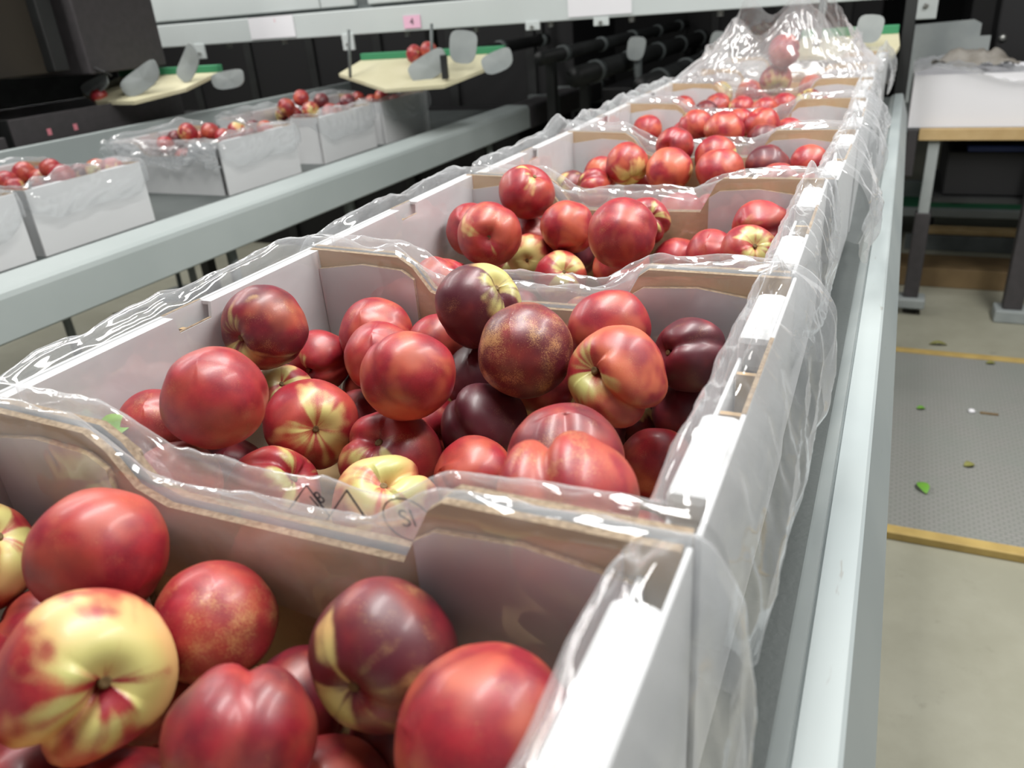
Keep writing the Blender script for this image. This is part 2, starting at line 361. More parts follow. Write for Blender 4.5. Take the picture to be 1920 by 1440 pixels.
L(MB().lathe([(.0, 0), (.009, 0), (.009, .006), (.005, .009)], n=10).build('bolt', M['bolt'], bk)).matrix_basis = Matrix.Translation((.052, 3.34, 1.135)) @ Matrix.Rotation(PI/2, 4, 'X')

# ------------------------------------------------------------------ padded sorting chutes with grey deflector flaps
def pad_thing(label, plan, zf, zb, y0, y1, rod=1.2):
    t = thing('padded_chute', label, 'chute', (sum(p[0] for p in plan)/len(plan), y0, zf), 'padded chutes of the sorter')
    hz = lambda y: zf+(zb-zf)*(y-y0)/(y1-y0)
    mb = MB(); n = len(plan); th = .012
    mb.add([(x, y, hz(y)) for x, y in plan]+[(x, y, hz(y)-th) for x, y in plan], [tuple(range(n)), tuple(range(2*n-1, n-1, -1))]+[(i, i+n, (i+1) % n+n, (i+1) % n) for i in range(n)], 0)
    L(mb.build('foam_pad', M['pad'], t))
    bx = [p for p in plan if p[1] > y1-.02]; x0, x1 = min(p[0] for p in bx), max(p[0] for p in bx)
    L(MB().box((x0, y1-.012, hz(y1)-.004), (x1, y1+.016, hz(y1)+.022)).build('green_edging', M['green_edge'], t, bevel=.003))
    for x in (x0+.05, x1-.22): L(MB().tube([(x, y0+.12, hz(y0+.12)), (x+.01, y0+.14, rod)], .006, 8).build('hanger_rod', M['mid_metal'], t, smooth=True))
    return t
def flap(parent, c, w, h, ry, tilt=0, rz=0):
    # rounded deflector tongue, a slightly cupped 6 mm sheet
    mb = MB(); n = 20; pts = []
    for k in range(n):
        a = 2*PI*k/n; e = .62
        pts.append((math.copysign(abs(math.cos(a))**e, math.cos(a))*w/2*(1+.12*math.sin(a)), math.copysign(abs(math.sin(a))**e, math.sin(a))*h/2))
    cup = lambda x: -1.2*x*x
    mb.add([(x, cup(x)-.0018, z) for x, z in pts]+[(0, -.0018, 0)]+[(x, cup(x)+.0018, z) for x, z in pts]+[(0, .0018, 0)],
        [(k, (k+1) % n, n) for k in range(n)]+[((k+1) % n+n+1, k+n+1, 2*n+1) for k in range(n)]+[(k, k+n+1, (k+1) % n+n+1, (k+1) % n) for k in range(n)])
    o = mb.build('deflector_flap', M['flap_grey'], parent)
    o.matrix_parent_inverse = parent.matrix_basis.inverted()
    o.matrix_basis = Matrix.Translation(c) @ Matrix.Rotation(rz, 4, 'Z') @ Matrix.Rotation(ry, 4, 'Y') @ Matrix.Rotation(tilt, 4, 'X'); return o
p2 = pad_thing('cream padded chute with green back edge under pink 4 sign', [(-1.69, 2.58), (-1.46, 2.60), (-1.36, 2.72), (-1.34, 2.87), (-1.97, 2.87), (-2.0, 2.74)], .998, 1.085, 2.58, 2.87)
flap(p2, (-1.545, 2.66, 1.062), .16, .085, -.42, -.12, .1); flap(p2, (-1.42, 2.70, 1.118), .10, .11, .15, -.1, .2)
flap(p2, (-1.27, 2.66, 1.068), .12, .07, -.3, -.1)
L(MB().box((-1.475, 2.62, 1.02), (-1.455, 2.64, 1.10)).build('flap_bracket', M['dark_metal'], p2, bevel=.002))
p1 = pad_thing('cream padded chute with grey flaps below the dark hood at upper left', [(-2.60, 2.10), (-2.40, 2.09), (-2.26, 2.2), (-2.24, 2.36), (-2.74, 2.36), (-2.78, 2.2)], 1.035, 1.10, 2.09, 2.36, 1.125)
flap(p1, (-2.61, 2.13, 1.088), .15, .05, -.25, -.1); flap(p1, (-2.40, 2.15, 1.10), .19, .075, -.40, -.1, .1); flap(p1, (-2.28, 2.26, 1.135), .14, .075, -.8, -.1); flap(p1, (-2.15, 2.30, 1.075), .15, .06, -.1, -.1)
p3 = pad_thing('short cream padded chute with upright grey flap beside the steel post', [(-.13, 2.66), (-.025, 2.65), (-.012, 2.74), (-.02, 2.87), (-.30, 2.87), (-.30, 2.68)], 1.036, 1.082, 2.65, 2.87)
flap(p3, (-.096, 2.69, 1.106), .07, .075, .1, -.1)

# ------------------------------------------------------------------ dark hood, black crates and the sorter behind, its shade put into dark colours
hd = thing('machine_hood', 'dark grey sheet metal hood box hanging at upper left', 'hood', (-2.7, 2.2, 1.13))
L(MB().box((-2.95, 2.03, 1.13), (-2.5, 2.37, 1.75)).build('cover', M['hood'], hd, bevel=.006))
L(MB().tube([(-2.5, 2.05, 1.15), (-2.47, 2.06, 1.135), (-2.49, 2.1, 1.12)], .005, 6).build('cable', M['rubber'], hd))
h2 = thing('machine_hood', 'very dark brown machine housing at top left edge of picture', 'housing', (-2.9, 1.7, 1.15))
L(MB().box((-3.2, 1.3, 1.145), (-2.58, 2.0, 1.75)).build('cover', M['brown_black'], h2, bevel=.006))
L(MB().box((-2.6, 1.93, 1.15), (-2.54, 1.99, 1.75)).build('edge_strip', M['dark_metal'], h2, bevel=.004))
def crate(label, x0, x1, y0, y1, z0, z1):
    t = thing('black_crate', label, 'crate', ((x0+x1)/2, (y0+y1)/2, z0), 'black crates beyond the left conveyor')
    q = .008
    for a, b, n in (((x0, y0, z0), (x1, y1, z0+q), 'bottom'), ((x0, y0, z0), (x0+q, y1, z1), 'side_wall'), ((x1-q, y0, z0), (x1, y1, z1), 'side_wall'), ((x0+q, y0, z0), (x1-q, y0+q, z1), 'end_wall'), ((x0+q, y1-q, z0), (x1-q, y1, z1), 'end_wall')):
        L(MB().box(a, b).build(n, M['hood'] if n == 'side_wall' else M['dark_metal'], t, bevel=.002))
    L(MB().box((x1-.002, y0+.12, z0+.035), (x1+.0015, y0+.135, z0+.055)).build('red_tab', M['red_ink'], t)); L(MB().box((x1-.002, y0+.22, z0+.035), (x1+.0015, y0+.235, z0+.055)).build('red_tab', M['red_ink'], t))
    return t
crate('long black plastic crate holding a few nectarines beyond the left conveyor', -2.95, -2.52, 1.70, 2.42, .93, 1.03)
crate('black plastic crate cut off by left edge of picture', -2.95, -2.50, .95, 1.66, .905, .985)
st = thing('crate_shelf', 'dark shelf rail carrying the black crates behind left conveyor', 'shelf', (-2.7, 1.6, .9))
L(MB().box((-3.0, .6, .885), (-2.47, 2.9, .903)).build('shelf_board', M['dark_metal'], st))
L(MB().box((-2.95, 1.70, .903), (-2.52, 2.42, .929)).build('riser', M['dark_metal'], st))
for y in (.8, 2.7): L(MB().box((-2.95, y, 0), (-2.9, y+.05, .885)).build('leg', M['dark_metal'], st))
def cabinet(label, a, b, ribs=0):
    t = thing('sorter_cabinet', label, 'machine', ((a[0]+b[0])/2, (a[1]+b[1])/2, a[2]), 'unlit sorter bodies in the background')
    L(MB().box(a, b).build('body', M['black'], t, bevel=.01))  # black body colour stands in for the lack of light back there
    for k in range(ribs):
        x = a[0]+(b[0]-a[0])*(k+.5)/ribs
        L(MB().box((x-.03, a[1]-.02, a[2]+.05), (x+.03, a[1], b[2]-.05)).build('upright', M['dark_metal'], t, bevel=.004))
    return t
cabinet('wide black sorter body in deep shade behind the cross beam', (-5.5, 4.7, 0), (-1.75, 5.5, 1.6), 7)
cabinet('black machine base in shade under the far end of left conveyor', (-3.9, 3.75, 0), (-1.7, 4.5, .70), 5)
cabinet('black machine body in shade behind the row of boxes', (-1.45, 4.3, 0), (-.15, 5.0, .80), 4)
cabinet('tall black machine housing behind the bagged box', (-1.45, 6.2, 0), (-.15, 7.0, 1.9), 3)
for i, (x, z, y0, y1, r) in enumerate(((-1.30, .93, 3.5, 6.1, .045), (-1.42, 1.02, 3.4, 6.1, .03), (-1.05, .86, 3.7, 6.1, .05), (-1.9, 1.04, 3.2, 4.65, .03))):
    t = thing('roller_tube', ['dark lower roller tube of the shaded line behind left rail end', 'thin dark tube above the shaded line', 'thick dark tube nearest to the row of boxes', 'dark tube just under the cross beam by the padded chute'][i], 'roller', (x, y0, z))
    L(MB().tube([(x, y0, z), (x, y1, z)], r, 16).build('tube', M['dark_metal'], t, smooth=True))
    y = y0+.25
    while y < y1:
        L(MB().tube([(x, y, z), (x, y+.05, z)], r+.006, 16).build('collar', M['mid_metal'], t, smooth=True)); y += .55
    for y in (y0+.1, y1-.1): L(MB().box((x-.02, y, 0 if i < 3 else z+r*.5), (x+.02, y+.04, z-r*.5 if i < 3 else 1.9)).build('leg' if i < 3 else 'hanger', M['dark_metal'], t))
random.seed(5)
for i, (x, y, z) in enumerate(((-1.19, 4.1, 1.0), (-.80, 4.15, 1.0), (-.9, 5.3, .98))):
    t = thing('deflector_post', ['first', 'second', 'third', 'fourth'][i]+' pale deflector post from the left in the shaded line', 'deflector', (x, y, .8))
    L(MB().tube([(x, y, .0), (x, y, z)], .02, 10).build('rod', M['mid_metal'], t, smooth=True)); flap(t, (x, y-.03, z), .09, .11, random.uniform(-.4, .4), -.3)

# ------------------------------------------------------------------ packing table on the right
tb = thing('packing_table', 'packing table with pale wooden front edge and grey legs at right', 'table', (.5, 3.6, 0))
L(MB().box((.045, 3.375, .70), (1.4, 4.1, .722)).build('table_top', M['mid_metal'], tb))
L(MB().box((.088, 3.35, .682), (1.4, 3.375, .724)).build('edge_board', M['wood'], tb, bevel=.003))
for x in (.112, 1.2):
    L(MB().box((x+.012, 3.37, .40), (x+.05, 3.41, .70)).build('leg', M['flap_grey'], tb, bevel=.003)); L(MB().box((x+.004, 3.365, .07), (x+.058, 3.415, .41)).build('leg_sleeve', M['hood'], tb, bevel=.004))
    L(MB().box((x-.015, 3.34, .03), (x+.085, 3.43, .07)).build('foot', M['flap_grey'], tb, bevel=.006)); L(MB().tube([(x+.01, 3.39, .028), (x+.06, 3.39, .028)], .028, 16).build('caster', M['rubber'], tb, smooth=True))
L(MB().box((.465, 3.36, .05), (.53, 3.42, .68)).build('leg_sleeve', M['hood'], tb, bevel=.004)); L(MB().box((.44, 3.34, .0), (.56, 3.44, .05)).build('foot', M['flap_grey'], tb, bevel=.006))
L(MB().box((.05, 3.36, .55), (.085, 3.38, .72)).build('corner_plate', M['hood'], tb, bevel=.003))
# things on, under and around the packing table
def crumple(name, x0, x1, y0, y1, zfn, nx, ny, mat, parent=None, amp=.01, seed=0):
    mb = MB(); vs = []
    for j in range(ny+1):
        for i in range(nx+1):
            x = x0+(x1-x0)*i/nx; y = y0+(y1-y0)*j/ny
            r = abs(noise.noise(Vector((x*14+seed, y*14, seed))))*amp*2+abs(noise.noise(Vector((x*40, y*30+seed, 3))))*amp*.7
            vs.append((x, y+noise.noise(Vector((x*9, y*9, seed+9)))*amp*.5, zfn(i/nx, j/ny)+r))
    mb.add(vs, [(j*(nx+1)+i, j*(nx+1)+i+1, (j+1)*(nx+1)+i+1, (j+1)*(nx+1)+i) for j in range(ny) for i in range(nx)])
    return mb.build(name, mat, parent, smooth=True)
wb = thing('packing_carton', 'plain white carton standing on the packing table at right', 'carton', (.35, 3.6, .724))
for a, b, n in (((.048, 3.385, .7235), (.75, 3.391, .905), 'front_wall'), ((.048, 3.391, .7235), (.054, 3.74, .905), 'side_wall'), ((.744, 3.391, .7235), (.75, 3.74, .905), 'side_wall'), ((.048, 3.74, .7235), (.75, 3.746, .905), 'back_wall'), ((.054, 3.391, .7235), (.744, 3.74, .73), 'bottom')):
    L(MB().box(a, b).build(n, M['paper'], wb))
def drape(u, v):
    if v < .35: return .80+.13*(v/.35)-.05*u*(1-v/.35)
    return .925-.02*math.sin(v*5)
fs = crumple('plastic_liner', .04, .76, 3.355, 3.75, lambda u, v: .915-.10*max(0, (u-.12))*(1 if v < .5 else .4)+.012*math.sin(u*9), 60, 30, M['film_milky'], amp=.018, seed=4)
tag(fs, 'crumpled milky plastic sheet lying over white carton on packing table', 'plastic sheet')
gp = thing('backing_board', 'pale grey stepped board standing behind the white carton on packing table', 'board', (.15, 3.8, .724))
poly = [(.03, .724), (.30, .724), (.30, 1.0), (.262, 1.0), (.262, 1.045), (.235, 1.06), (.03, 1.052)]
L(MB().prism(poly, lambda u, v, k: (u, 3.80+.02*(1-k), v)).build('board', M['flap_grey'], gp))
gb = crumple('paper_heap', .10, .38, 3.47, 3.62, lambda u, v: .915+.05*math.sin(PI*u)*math.sin(PI*v), 24, 16, plain('heap', (.22, .20, .17), .8, (.36, .34, .31), 12), amp=.02, seed=8)
tag(gb, 'crumpled grey brown paper heap on top of the white carton', 'paper')
bc = thing('storage_crate', 'black crate with blue rim stored below the packing table', 'crate', (.4, 3.7, .45))
L(MB().box((.20, 3.46, .46), (1.1, 3.9, .625)).build('body', M['black'], bc, bevel=.006)); L(MB().box((.26, 3.44, .627), (1.1, 3.5, .648)).build('rim', M['blue_plastic'], bc, bevel=.004))
L(MB().box((.16, 3.42, .44), (1.3, 3.95, .458)).build('shelf_board', M['dark_metal'], tb))
lc = thing('low_conveyor', 'low grey conveyor frame with two rails seen beneath the packing table', 'conveyor', (.6, 4.45, 0))
L(MB().box((.02, 4.40, .135), (2.5, 4.44, .175)).build('rail', M['rail_lip'], lc, bevel=.004)); L(MB().box((.02, 4.44, .15), (2.5, 4.72, .16)).build('belt', M['green_edge'], lc)); L(MB().box((.02, 4.72, .15), (2.5, 4.76, .24)).build('rail', M['rail_lip'], lc, bevel=.004))
L(MB().box((.18, 4.30, .075), (2.5, 4.38, .10)).build('slat', M['wood'], lc, bevel=.004)); L(MB().box((.12, 4.28, .0), (2.5, 4.32, .072)).build('rail', M['mid_metal'], lc, bevel=.004))
for x in (.2, 2.3): L(MB().box((x, 4.42, 0), (x+.04, 4.74, .15)).build('leg', M['dark_metal'], lc))
bw = thing('floor_plank', 'brown wooden plank lying on the floor under the packing table', 'plank', (.4, 3.75, 0))
L(MB().box((.08, 3.72, 0), (.62, 3.78, .085)).build('plank_front', M['dull_wood'], bw, bevel=.004)); L(MB().box((.08, 3.78, .02), (.60, 3.98, .07)).build('plank_top', M['dull_wood'], bw, bevel=.004))
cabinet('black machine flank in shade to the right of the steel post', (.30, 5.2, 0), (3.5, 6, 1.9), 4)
bs_ = thing('black_bin', 'black bin with a small shiny fitting at upper right behind the table', 'bin', (.55, 3.9, .75))
L(MB().box((.32, 3.86, .724), (1.2, 4.09, 1.35)).build('body', M['black'], bs_, bevel=.01)); L(MB().lathe([(.0, 0), (.014, 0), (.013, .01), (.006, .015)], n=12).build('fitting', M['bolt'], bs_, smooth=True)).matrix_basis = Matrix.Translation((.345, 3.86, .985)) @ Matrix.Rotation(PI/2, 4, 'X')

# ribbed floor mat with its wooden edges, scattered leaves
fm = thing('floor_mat', 'grey ribbed rubber mat framed by yellow wood battens on floor', 'mat', (.6, 2.37, 0))
L(MB().box((.06, 1.82, 0), (1.5, 2.93, .014)).build('rubber_mat', M['ribbed_rubber'], fm)); L(MB().box((.05, 1.785, 0), (1.5, 1.82, .022)).build('batten', M['frame_wood'], fm, bevel=.003)); L(MB().box((.05, 2.93, 0), (1.5, 2.965, .02)).build('batten', M['frame_wood'], fm, bevel=.003))
def leaf_mesh(name, l, wd, bend, mat):
    mb = MB(); n = 9; vs = []
    for i in range(n):
        t = i/(n-1); hw = wd/2*math.sin(PI*min(1, t*.96+.02))**.8
        for s in (-1, -.5, 0, .5, 1): vs.append((l*(t-.5), hw*s, .003+abs(s)*hw*.35+bend*l*math.sin(PI*t)*.3))
    mb.add(vs, [(i*5+k, i*5+k+1, (i+1)*5+k+1, (i+1)*5+k) for i in range(n-1) for k in range(4)])
    me = mb.mesh(name, mat, True); return me
def leaf(label, loc, l, wd, rz, bend=.2, mat='leaf', rx=0, ry=0, group=None):
    t = thing('leaf', label, 'leaf', loc, group); t.rotation_euler = (rx, ry, rz)
    o = link('blade', leaf_mesh('blade', l, wd, bend, M[mat]), t); so = o.modifiers.new('thickness', 'SOLIDIFY'); so.thickness = .0006
    MB().tube([(-l*.5, 0, .0035), (0, 0, .0035+bend*l*.3), (l*.48, 0, .0035)], .0008, 6).build('midrib', M['dry_leaf'], t)
    return t
G = 'fallen leaves on the floor mat'
leaf('bright green fallen leaf, largest on the ribbed floor mat', (.184, 2.02, .014), .055, .03, 1.9, .3, group=G)
leaf('pale green fallen leaf bit right of the largest one on mat', (.30, 2.176, .014), .032, .024, .6, .2, 'dry_leaf', group=G)
leaf('small dark green leaf scrap near the rail on mat', (.183, 2.489, .014), .026, .018, .3, .3, group=G)
leaf('yellow leaf scrap by the far batten of the mat', (.40, 2.90, .014), .03, .02, .2, .2, 'dry_leaf', group=G)
leaf('dry curled leaf on bare floor beyond the mat', (.245, 3.06, 0), .06, .022, .1, .4, 'dry_leaf', group=G)
tag(MB().lathe([(.008, 0), (.012, .004), (.006, .009)], (.323, 2.512, .014), 8).build('paper_crumb', M['paper'], smooth=True), 'tiny white paper crumb on the ribbed mat', 'crumb')
tag(MB().box((.345, 2.505, .014), (.395, 2.515, .019)).build('twig', M['dull_wood'], bevel=.002), 'thin brown twig lying on the ribbed mat', 'twig')

# ------------------------------------------------------------------ cartons: white outside, kraft end panels, folded corner flaps, hollow sides with slots
CW, CD, CH = .448, .334, .155
def make_carton():
    t = thing('fruit_carton', 'x', 'carton', (0, 0, 0)); hw, hd = CW/2, CD/2
    MB().box((-hw+.005, -hd+.005, .0), (hw-.005, hd-.005, .005)).build('bottom', M['kraft'], t)
    for sgn, th in ((1, .022), (-1, .013)):
        mb = MB(); xo = sgn*hw; xi = sgn*(hw-th)
        b = lambda xa, xb, y0, y1, z0, z1, mi=0: mb.box((min(xa, xb), y0, z0), (max(xa, xb), y1, z1), mi)
        b(xo, xo-sgn*.003, -hd, hd, 0, CH)
        for y in (-hd, hd-.003): b(xo-sgn*.003, xi+sgn*.003, y, y+.003, 0, CH-.018)
        if sgn > 0:
            b(xi, xi+sgn*.003, -hd+.001, hd-.001, .005, CH-.016); notch = (-.058, .046)
            slabs = ((-.138, -.058), (.046, .132))
        else:
            notch = (-.022, .018); slabs = ()
            yp = [(-hd+.001, .005), (hd-.001, .005), (hd-.001, CH-.001), (notch[1], CH-.001), (notch[1]-.003, CH-.014), (notch[0]+.003, CH-.014), (notch[0], CH-.001), (-hd+.001, CH-.001)]
            mb.prism(yp, lambda u, v, k: (xi-.003 if k == 0 else xi, u, v))
            for y0, y1 in ((-hd+.001, notch[0]), (notch[1], hd-.001)): b(xo-sgn*.003, xi+sgn*.003, y0, y1, CH-.004, CH-.001)
        o = mb.build('side_wall', [M['white_card'], M['kraft_edge']], t, bevel=.0012 if sgn > 0 else 0)
        MB().box((min(xo-sgn*.0003, xo-sgn*.0028), notch[0], CH), (max(xo-sgn*.0003, xo-sgn*.0028), notch[1], CH+.0004)).build('cut_edge', M['kraft_edge'], o)
        for y0, y1 in slabs:
            MB().box((min(xi-sgn*.001, xo-sgn*.0015), y0, CH-.026), (max(xi-sgn*.001, xo-sgn*.0015), y1, CH-.0005)).build('rolled_rim', M['white_card'], o, bevel=.005)
        if sgn < 0: MB().box((xi-.0005, notch[0], CH-.0138), (xi+.0033-.006, notch[1], CH-.0132)).build('cut_edge', M['kraft_edge'], o)
        for y in ((-.035, .018) if sgn > 0 else (-.012,)):
            MB().box((min(xo-sgn*.004, xi+sgn*.004), y, CH-.045), (max(xo-sgn*.004, xi+sgn*.004), y+.004, CH-.014)).build('slot_tab', M['kraft'], o)
    for sgn in (-1, 1):
        a, d = -hw+.0135, .030
        prof = [(-hw+.004, .0), (hw-.004, .0), (hw-.004, CH), (.112, CH), (.104, CH-.006), (.086, CH-.040), (-.070, CH-.042), (-.092, CH-.034), (-.108, CH-.012), (-.122, CH-.003), (-hw+.004, CH)]
        yo = sgn*hd; yi = sgn*(hd-.005)
        fn = (lambda u, v, k, yo=yo, yi=yi: (u, yo if k == 0 else yi, v)) if sgn < 0 else (lambda u, v, k, yo=yo, yi=yi: (u, yi if k == 0 else yo, v))
        # outside white, inside kraft, edges showing the corrugation
        mb = MB(); mb.prism(prof, fn, 1, 2 if sgn < 0 else 0, 0 if sgn < 0 else 2)
        mb.build('end_panel', [M['kraft'], M['kraft_edge'], M['white_card']], t)
        for sx in (-1, 1):
            xi = hw-(.0225 if sx > 0 else .0135); w = .105
            pr = [(xi-w, .006), (xi, .006), (xi, CH-.018), (xi-.05, CH-.011), (xi-w+.012, CH-.014), (xi-w, CH-.022)]
            if sx < 0: pr = [(-u, v) for u, v in pr][::-1]
            y0 = sgn*(hd-.0055); y1 = sgn*(hd-.0095)
            f2 = (lambda u, v, k, y0=y0, y1=y1: (u, y0 if k == 0 else y1, v)) if sgn < 0 else (lambda u, v, k, y0=y0, y1=y1: (u, y1 if k == 0 else y0, v))
            MB().prism(pr, f2, 1, 0, 0).build('corner_flap', [M['white_card'], M['kraft_edge']], t)
    return t
RX = -.276
ROW = {1: -.078, 2: .262, 3: .603, 4: .940, 5: 1.283, 6: 1.621, 7: 1.960, 8: 2.30}
LEFTROW = {'Z': .82, 'A': 1.175, 'B': 1.80, 'C': 2.27, 'D': 2.66}
RLAB = {1: 'nearest white carton of nectarines, cut off at bottom of picture', 2: 'large white carton of nectarines in focus, second from the front', 3: 'third white carton of nectarines from the front on the near conveyor', 4: 'fourth white carton from the front with nectarines heaped in its middle', 5: 'fifth white carton from the front on the near conveyor', 6: 'sixth white carton from the front, just before the bagged one', 7: 'white carton under the tall upright plastic bag, seventh from front', 8: 'last white carton at the far end of the near conveyor, beyond the bag'}
LLAB = {'Z': 'white carton on left conveyor cut off by the left picture edge', 'A': 'white carton of nectarines nearest on the left conveyor', 'B': 'white carton with shiny crumpled film at its front on left conveyor', 'C': 'white carton heaped with round red nectarines on left conveyor', 'D': 'white carton below the padded chute on the left conveyor'}
JIT = {2: (.001, .004), 3: (-.004, .012), 4: (.006, -.010), 5: (.007, .014), 6: (.003, -.008), 7: (0, .01), 8: (.012, -.02), 'A': (0, .012), 'B': (.004, -.02), 'C': (-.004, .015), 'D': (.006, -.01)}
proto = make_carton(); cartons = {}
for k in list(ROW)+list(LEFTROW):
    t = proto if k == 1 else copy_tree(proto)
    right = k in ROW
    t.location = (RX, ROW[k]+CD/2, .8955) if right else (-1.995, LEFTROW[k]+CD/2, .7905)
    t['label'] = RLAB[k] if right else LLAB[k]; t['group'] = 'cartons on the near conveyor' if right else 'cartons on the left conveyor'
    dx, rz = JIT.get(k, (0, 0)); t.location.x += dx; t.rotation_euler.z = rz
    cartons[k] = t

# ------------------------------------------------------------------ clear plastic liners folded over the carton rims
def tri(x): x = x % 1.0; return 1-abs(2*x-1)
def nz(*a): return noise.noise(Vector(a))
def facet(x, y, sd):
    # crumpled sheet: straight ridges where cells meet, flat facets between them
    d, p = noise.voronoi(Vector((x, y, sd)), distance_metric='DISTANCE', exponent=2.5); return max(0, .55-(d[1]-d[0]))
def ridge(w, *a): return max(0, 1-abs(nz(*a))/w)
def liner_mesh(seed, step=.0034, nt=56, flare=.04, drop=.12, loft=.006, ldrop=.07):
    hw, hd = CW/2, CD/2; lens = [CW, CD, CW, CD]; SEG = sum(lens)
    TH = [.0105, .0235, .0105, .0145]            # front, right, back, left: distance from outer face to the inside of the wall
    cols = []
    for k in range(4):
        n = int(lens[k]/step)
        cols += [(k, i/n) for i in range(n)]
    vs = []; nc = len(cols)
    def prof(k, f, t, s):
        # -> (offset outwards, height) for side k at fraction f along it, t across the sheet
        wc = sm(min(f, 1-f)/.10)                 # 0 at corners
        sag = -.034*sm((min(f, 1-f)-.20)/.14)-.003*sm(min(f, 1-f)/.15) if k in (0, 2) else 0
        up = (.5+1.6*abs(nz(s*6, seed, 1)))*loft*(.7, 1.3, .7, 2.6)[k]
        lf = up+sag
        sh = s+t*.05*nz(s*4, seed, 31)
        tl = t*.26; cr = (facet(sh*17+tl*6, tl*13-sh*3, seed)*.0075+facet(sh*48-tl*12, tl*34+sh*8, seed+40)*.0022)*(.3+.7*wc)*(1, 1, 1, .55)[k]
        if t < .34:
            u = t/.34; return -(TH[k]+.0012+wc*.003*abs(nz(s*12, u*2, seed+2)))-cr*.4, -.085+(.085+lf*.6)*u
        if t < .56:
            u = (t-.34)/.22
            return -(TH[k]+.0012)*(1-u)+.0015*u, lf*(.6+.4*u)+math.sin(PI*u)*(.0025+wc*(.006, .030, .006, .016)[k]*abs(nz(s*(14, 9, 14, 9)[k], u*2, seed+3)))+cr*1.2
        u = (t-.56)/.44
        if k == 1:
            dr = drop*(.90+.35*nz(s*4, seed, 7)); fl = flare*max(.3, .7+.9*nz(s*4, seed, 11))
            fold = (tri(s*6+u*.8+1.6*nz(s*4, u*1.2, seed))-.5)*.014*sm(u*1.5)*wc
            return .0022+fl*math.sin(PI*.72*u**.75)+abs(fold)+cr*1.2*(1-.7*u), lf-dr*u
        if k == 3:
            dr = ldrop*(.8+.5*nz(s*5, seed, 13)); fl = .018*max(.2, .6+nz(s*6, seed, 17))
            return .002+fl*math.sin(PI*.8*u)+cr*1.6+abs(tri(s*13+u)-.5)*.008*u*wc, lf-dr*u
        return .0012+.0010*abs(nz(s*20, u*3, seed+4)), lf-.03*u*(1+.5*nz(s*8, seed, 19))
    for j in range(nt+1):
        t = j/nt
        for k, f in cols:
            s = sum(lens[:k])+lens[k]*f
            o, z = prof(k, f, t, s)
            kp, kn = (k-1) % 4, (k+1) % 4; sp = sum(lens[:k]); sn = sum(lens[:k+1])
            op, zp = prof(kp, .9999, t, sp); on, zn = prof(kn, .0001, t, sn % sum(lens))
            wz = sm(min(f, 1-f)/.16); zc = zp if f < .5 else zn
            z = z*(.5+.5*wz)+zc*(.5-.5*wz)
            ext = {k: o, kp: op, kn: on}
            if k in (0, 2):
                xr, xl = hw+ext[1], -(hw+ext[3]); y = -(hd+o) if k == 0 else hd+o
                x = xl+(xr-xl)*f if k == 0 else xr+(xl-xr)*f
            else:
                yf, yb = -(hd+ext[0]), hd+ext[2]; x = hw+o if k == 1 else -(hw+o)
                y = yf+(yb-yf)*f if k == 1 else yb+(yf-yb)*f
            jit = .0004
            vs.append((x+jit*nz(x*60, y*60, z*60+seed), y+jit*nz(x*60, y*60+7, z*60), z+jit*1.4*nz(x*70, y*70, z*30+5)))
    fs = [(j*nc+i, j*nc+(i+1) % nc, (j+1)*nc+(i+1) % nc, (j+1)*nc+i) for j in range(nt) for i in range(nc)]
    me = MB().add(vs, fs).mesh('plastic_liner', M['film'], True); return me
LINLAB = {1: 'clear plastic liner folded over the rim of the nearest carton', 2: 'clear plastic liner of the second carton, billowing over its right side', 3: 'clear plastic liner of the third carton from the front', 4: 'clear plastic liner of the fourth carton with a loop hanging at right', 5: 'clear plastic liner of the fifth carton from the front', 6: 'clear plastic liner of the sixth carton, in front of the tall bag', 8: 'clear plastic liner of the last far carton beyond the bag', 'Z': 'clear plastic liner of the carton cut off at left edge', 'A': 'clear plastic liner with long glints on the nearest left conveyor carton', 'B': 'shiny crumpled plastic liner hanging at the front of a left conveyor carton', 'C': 'plastic liner of the heaped carton on the left conveyor', 'D': 'plastic liner of the carton below the padded chute'}
SPEC = {1: (3.1, .030, .15, .005), 2: (8.7, .033, .13, .006), 3: (14.2, .015, .10, .006), 4: (21.9, .046, .13, .007), 5: (27.3, .030, .12, .007), 6: (33.3, .030, .12, .008)}
liners = {}
for k in LINLAB:
    if k in SPEC: sd, fl, dr, lo = SPEC[k]; me = liner_mesh(sd, flare=fl, drop=dr, loft=lo)
    else: me = liner_mesh(40+ord(str(k)[0])*1.7, step=.007, nt=36, flare=.02, drop=.10, loft=.008)
    o = link('plastic_liner', me); c = cartons[k].location; o.location = (c.x, c.y, c.z+CH); o.rotation_euler.z = cartons[k].rotation_euler.z
    tag(o, LINLAB[k], 'plastic liner', 'liners of the near cartons' if k in ROW else 'liners of the left cartons'); liners[k] = o
# crumpled film hanging out at the front of one left carton
def hang(name, label, x0, x1, y, z0, z1, seed, mat='film_milky'):
    mb = MB(); nx, ny = 46, 20; vs = []
    for j in range(ny+1):
        for i in range(nx+1):
            u, v = i/nx, j/ny; x = x0+(x1-x0)*u
            d = .025*v*abs(nz(x*18, v*2, seed))*2+.012*abs(nz(x*45, v*5, seed+3))*2+.03*math.sin(PI*v)*.6
            vs.append((x, y-.006-d, z1+(z0-z1)*v*(.8+.35*nz(x*12, seed, 2))))
    mb.add(vs, [(j*(nx+1)+i, j*(nx+1)+i+1, (j+1)*(nx+1)+i+1, (j+1)*(nx+1)+i) for j in range(ny) for i in range(nx)])
    return mb.build(name, M[mat], smooth=True)
h = hang('liner_end', 'x', -2.23, -1.765, 1.80, .86, .955, 12); h.parent = liners['B']; h.matrix_parent_inverse = liners['B'].matrix_basis.inverted()
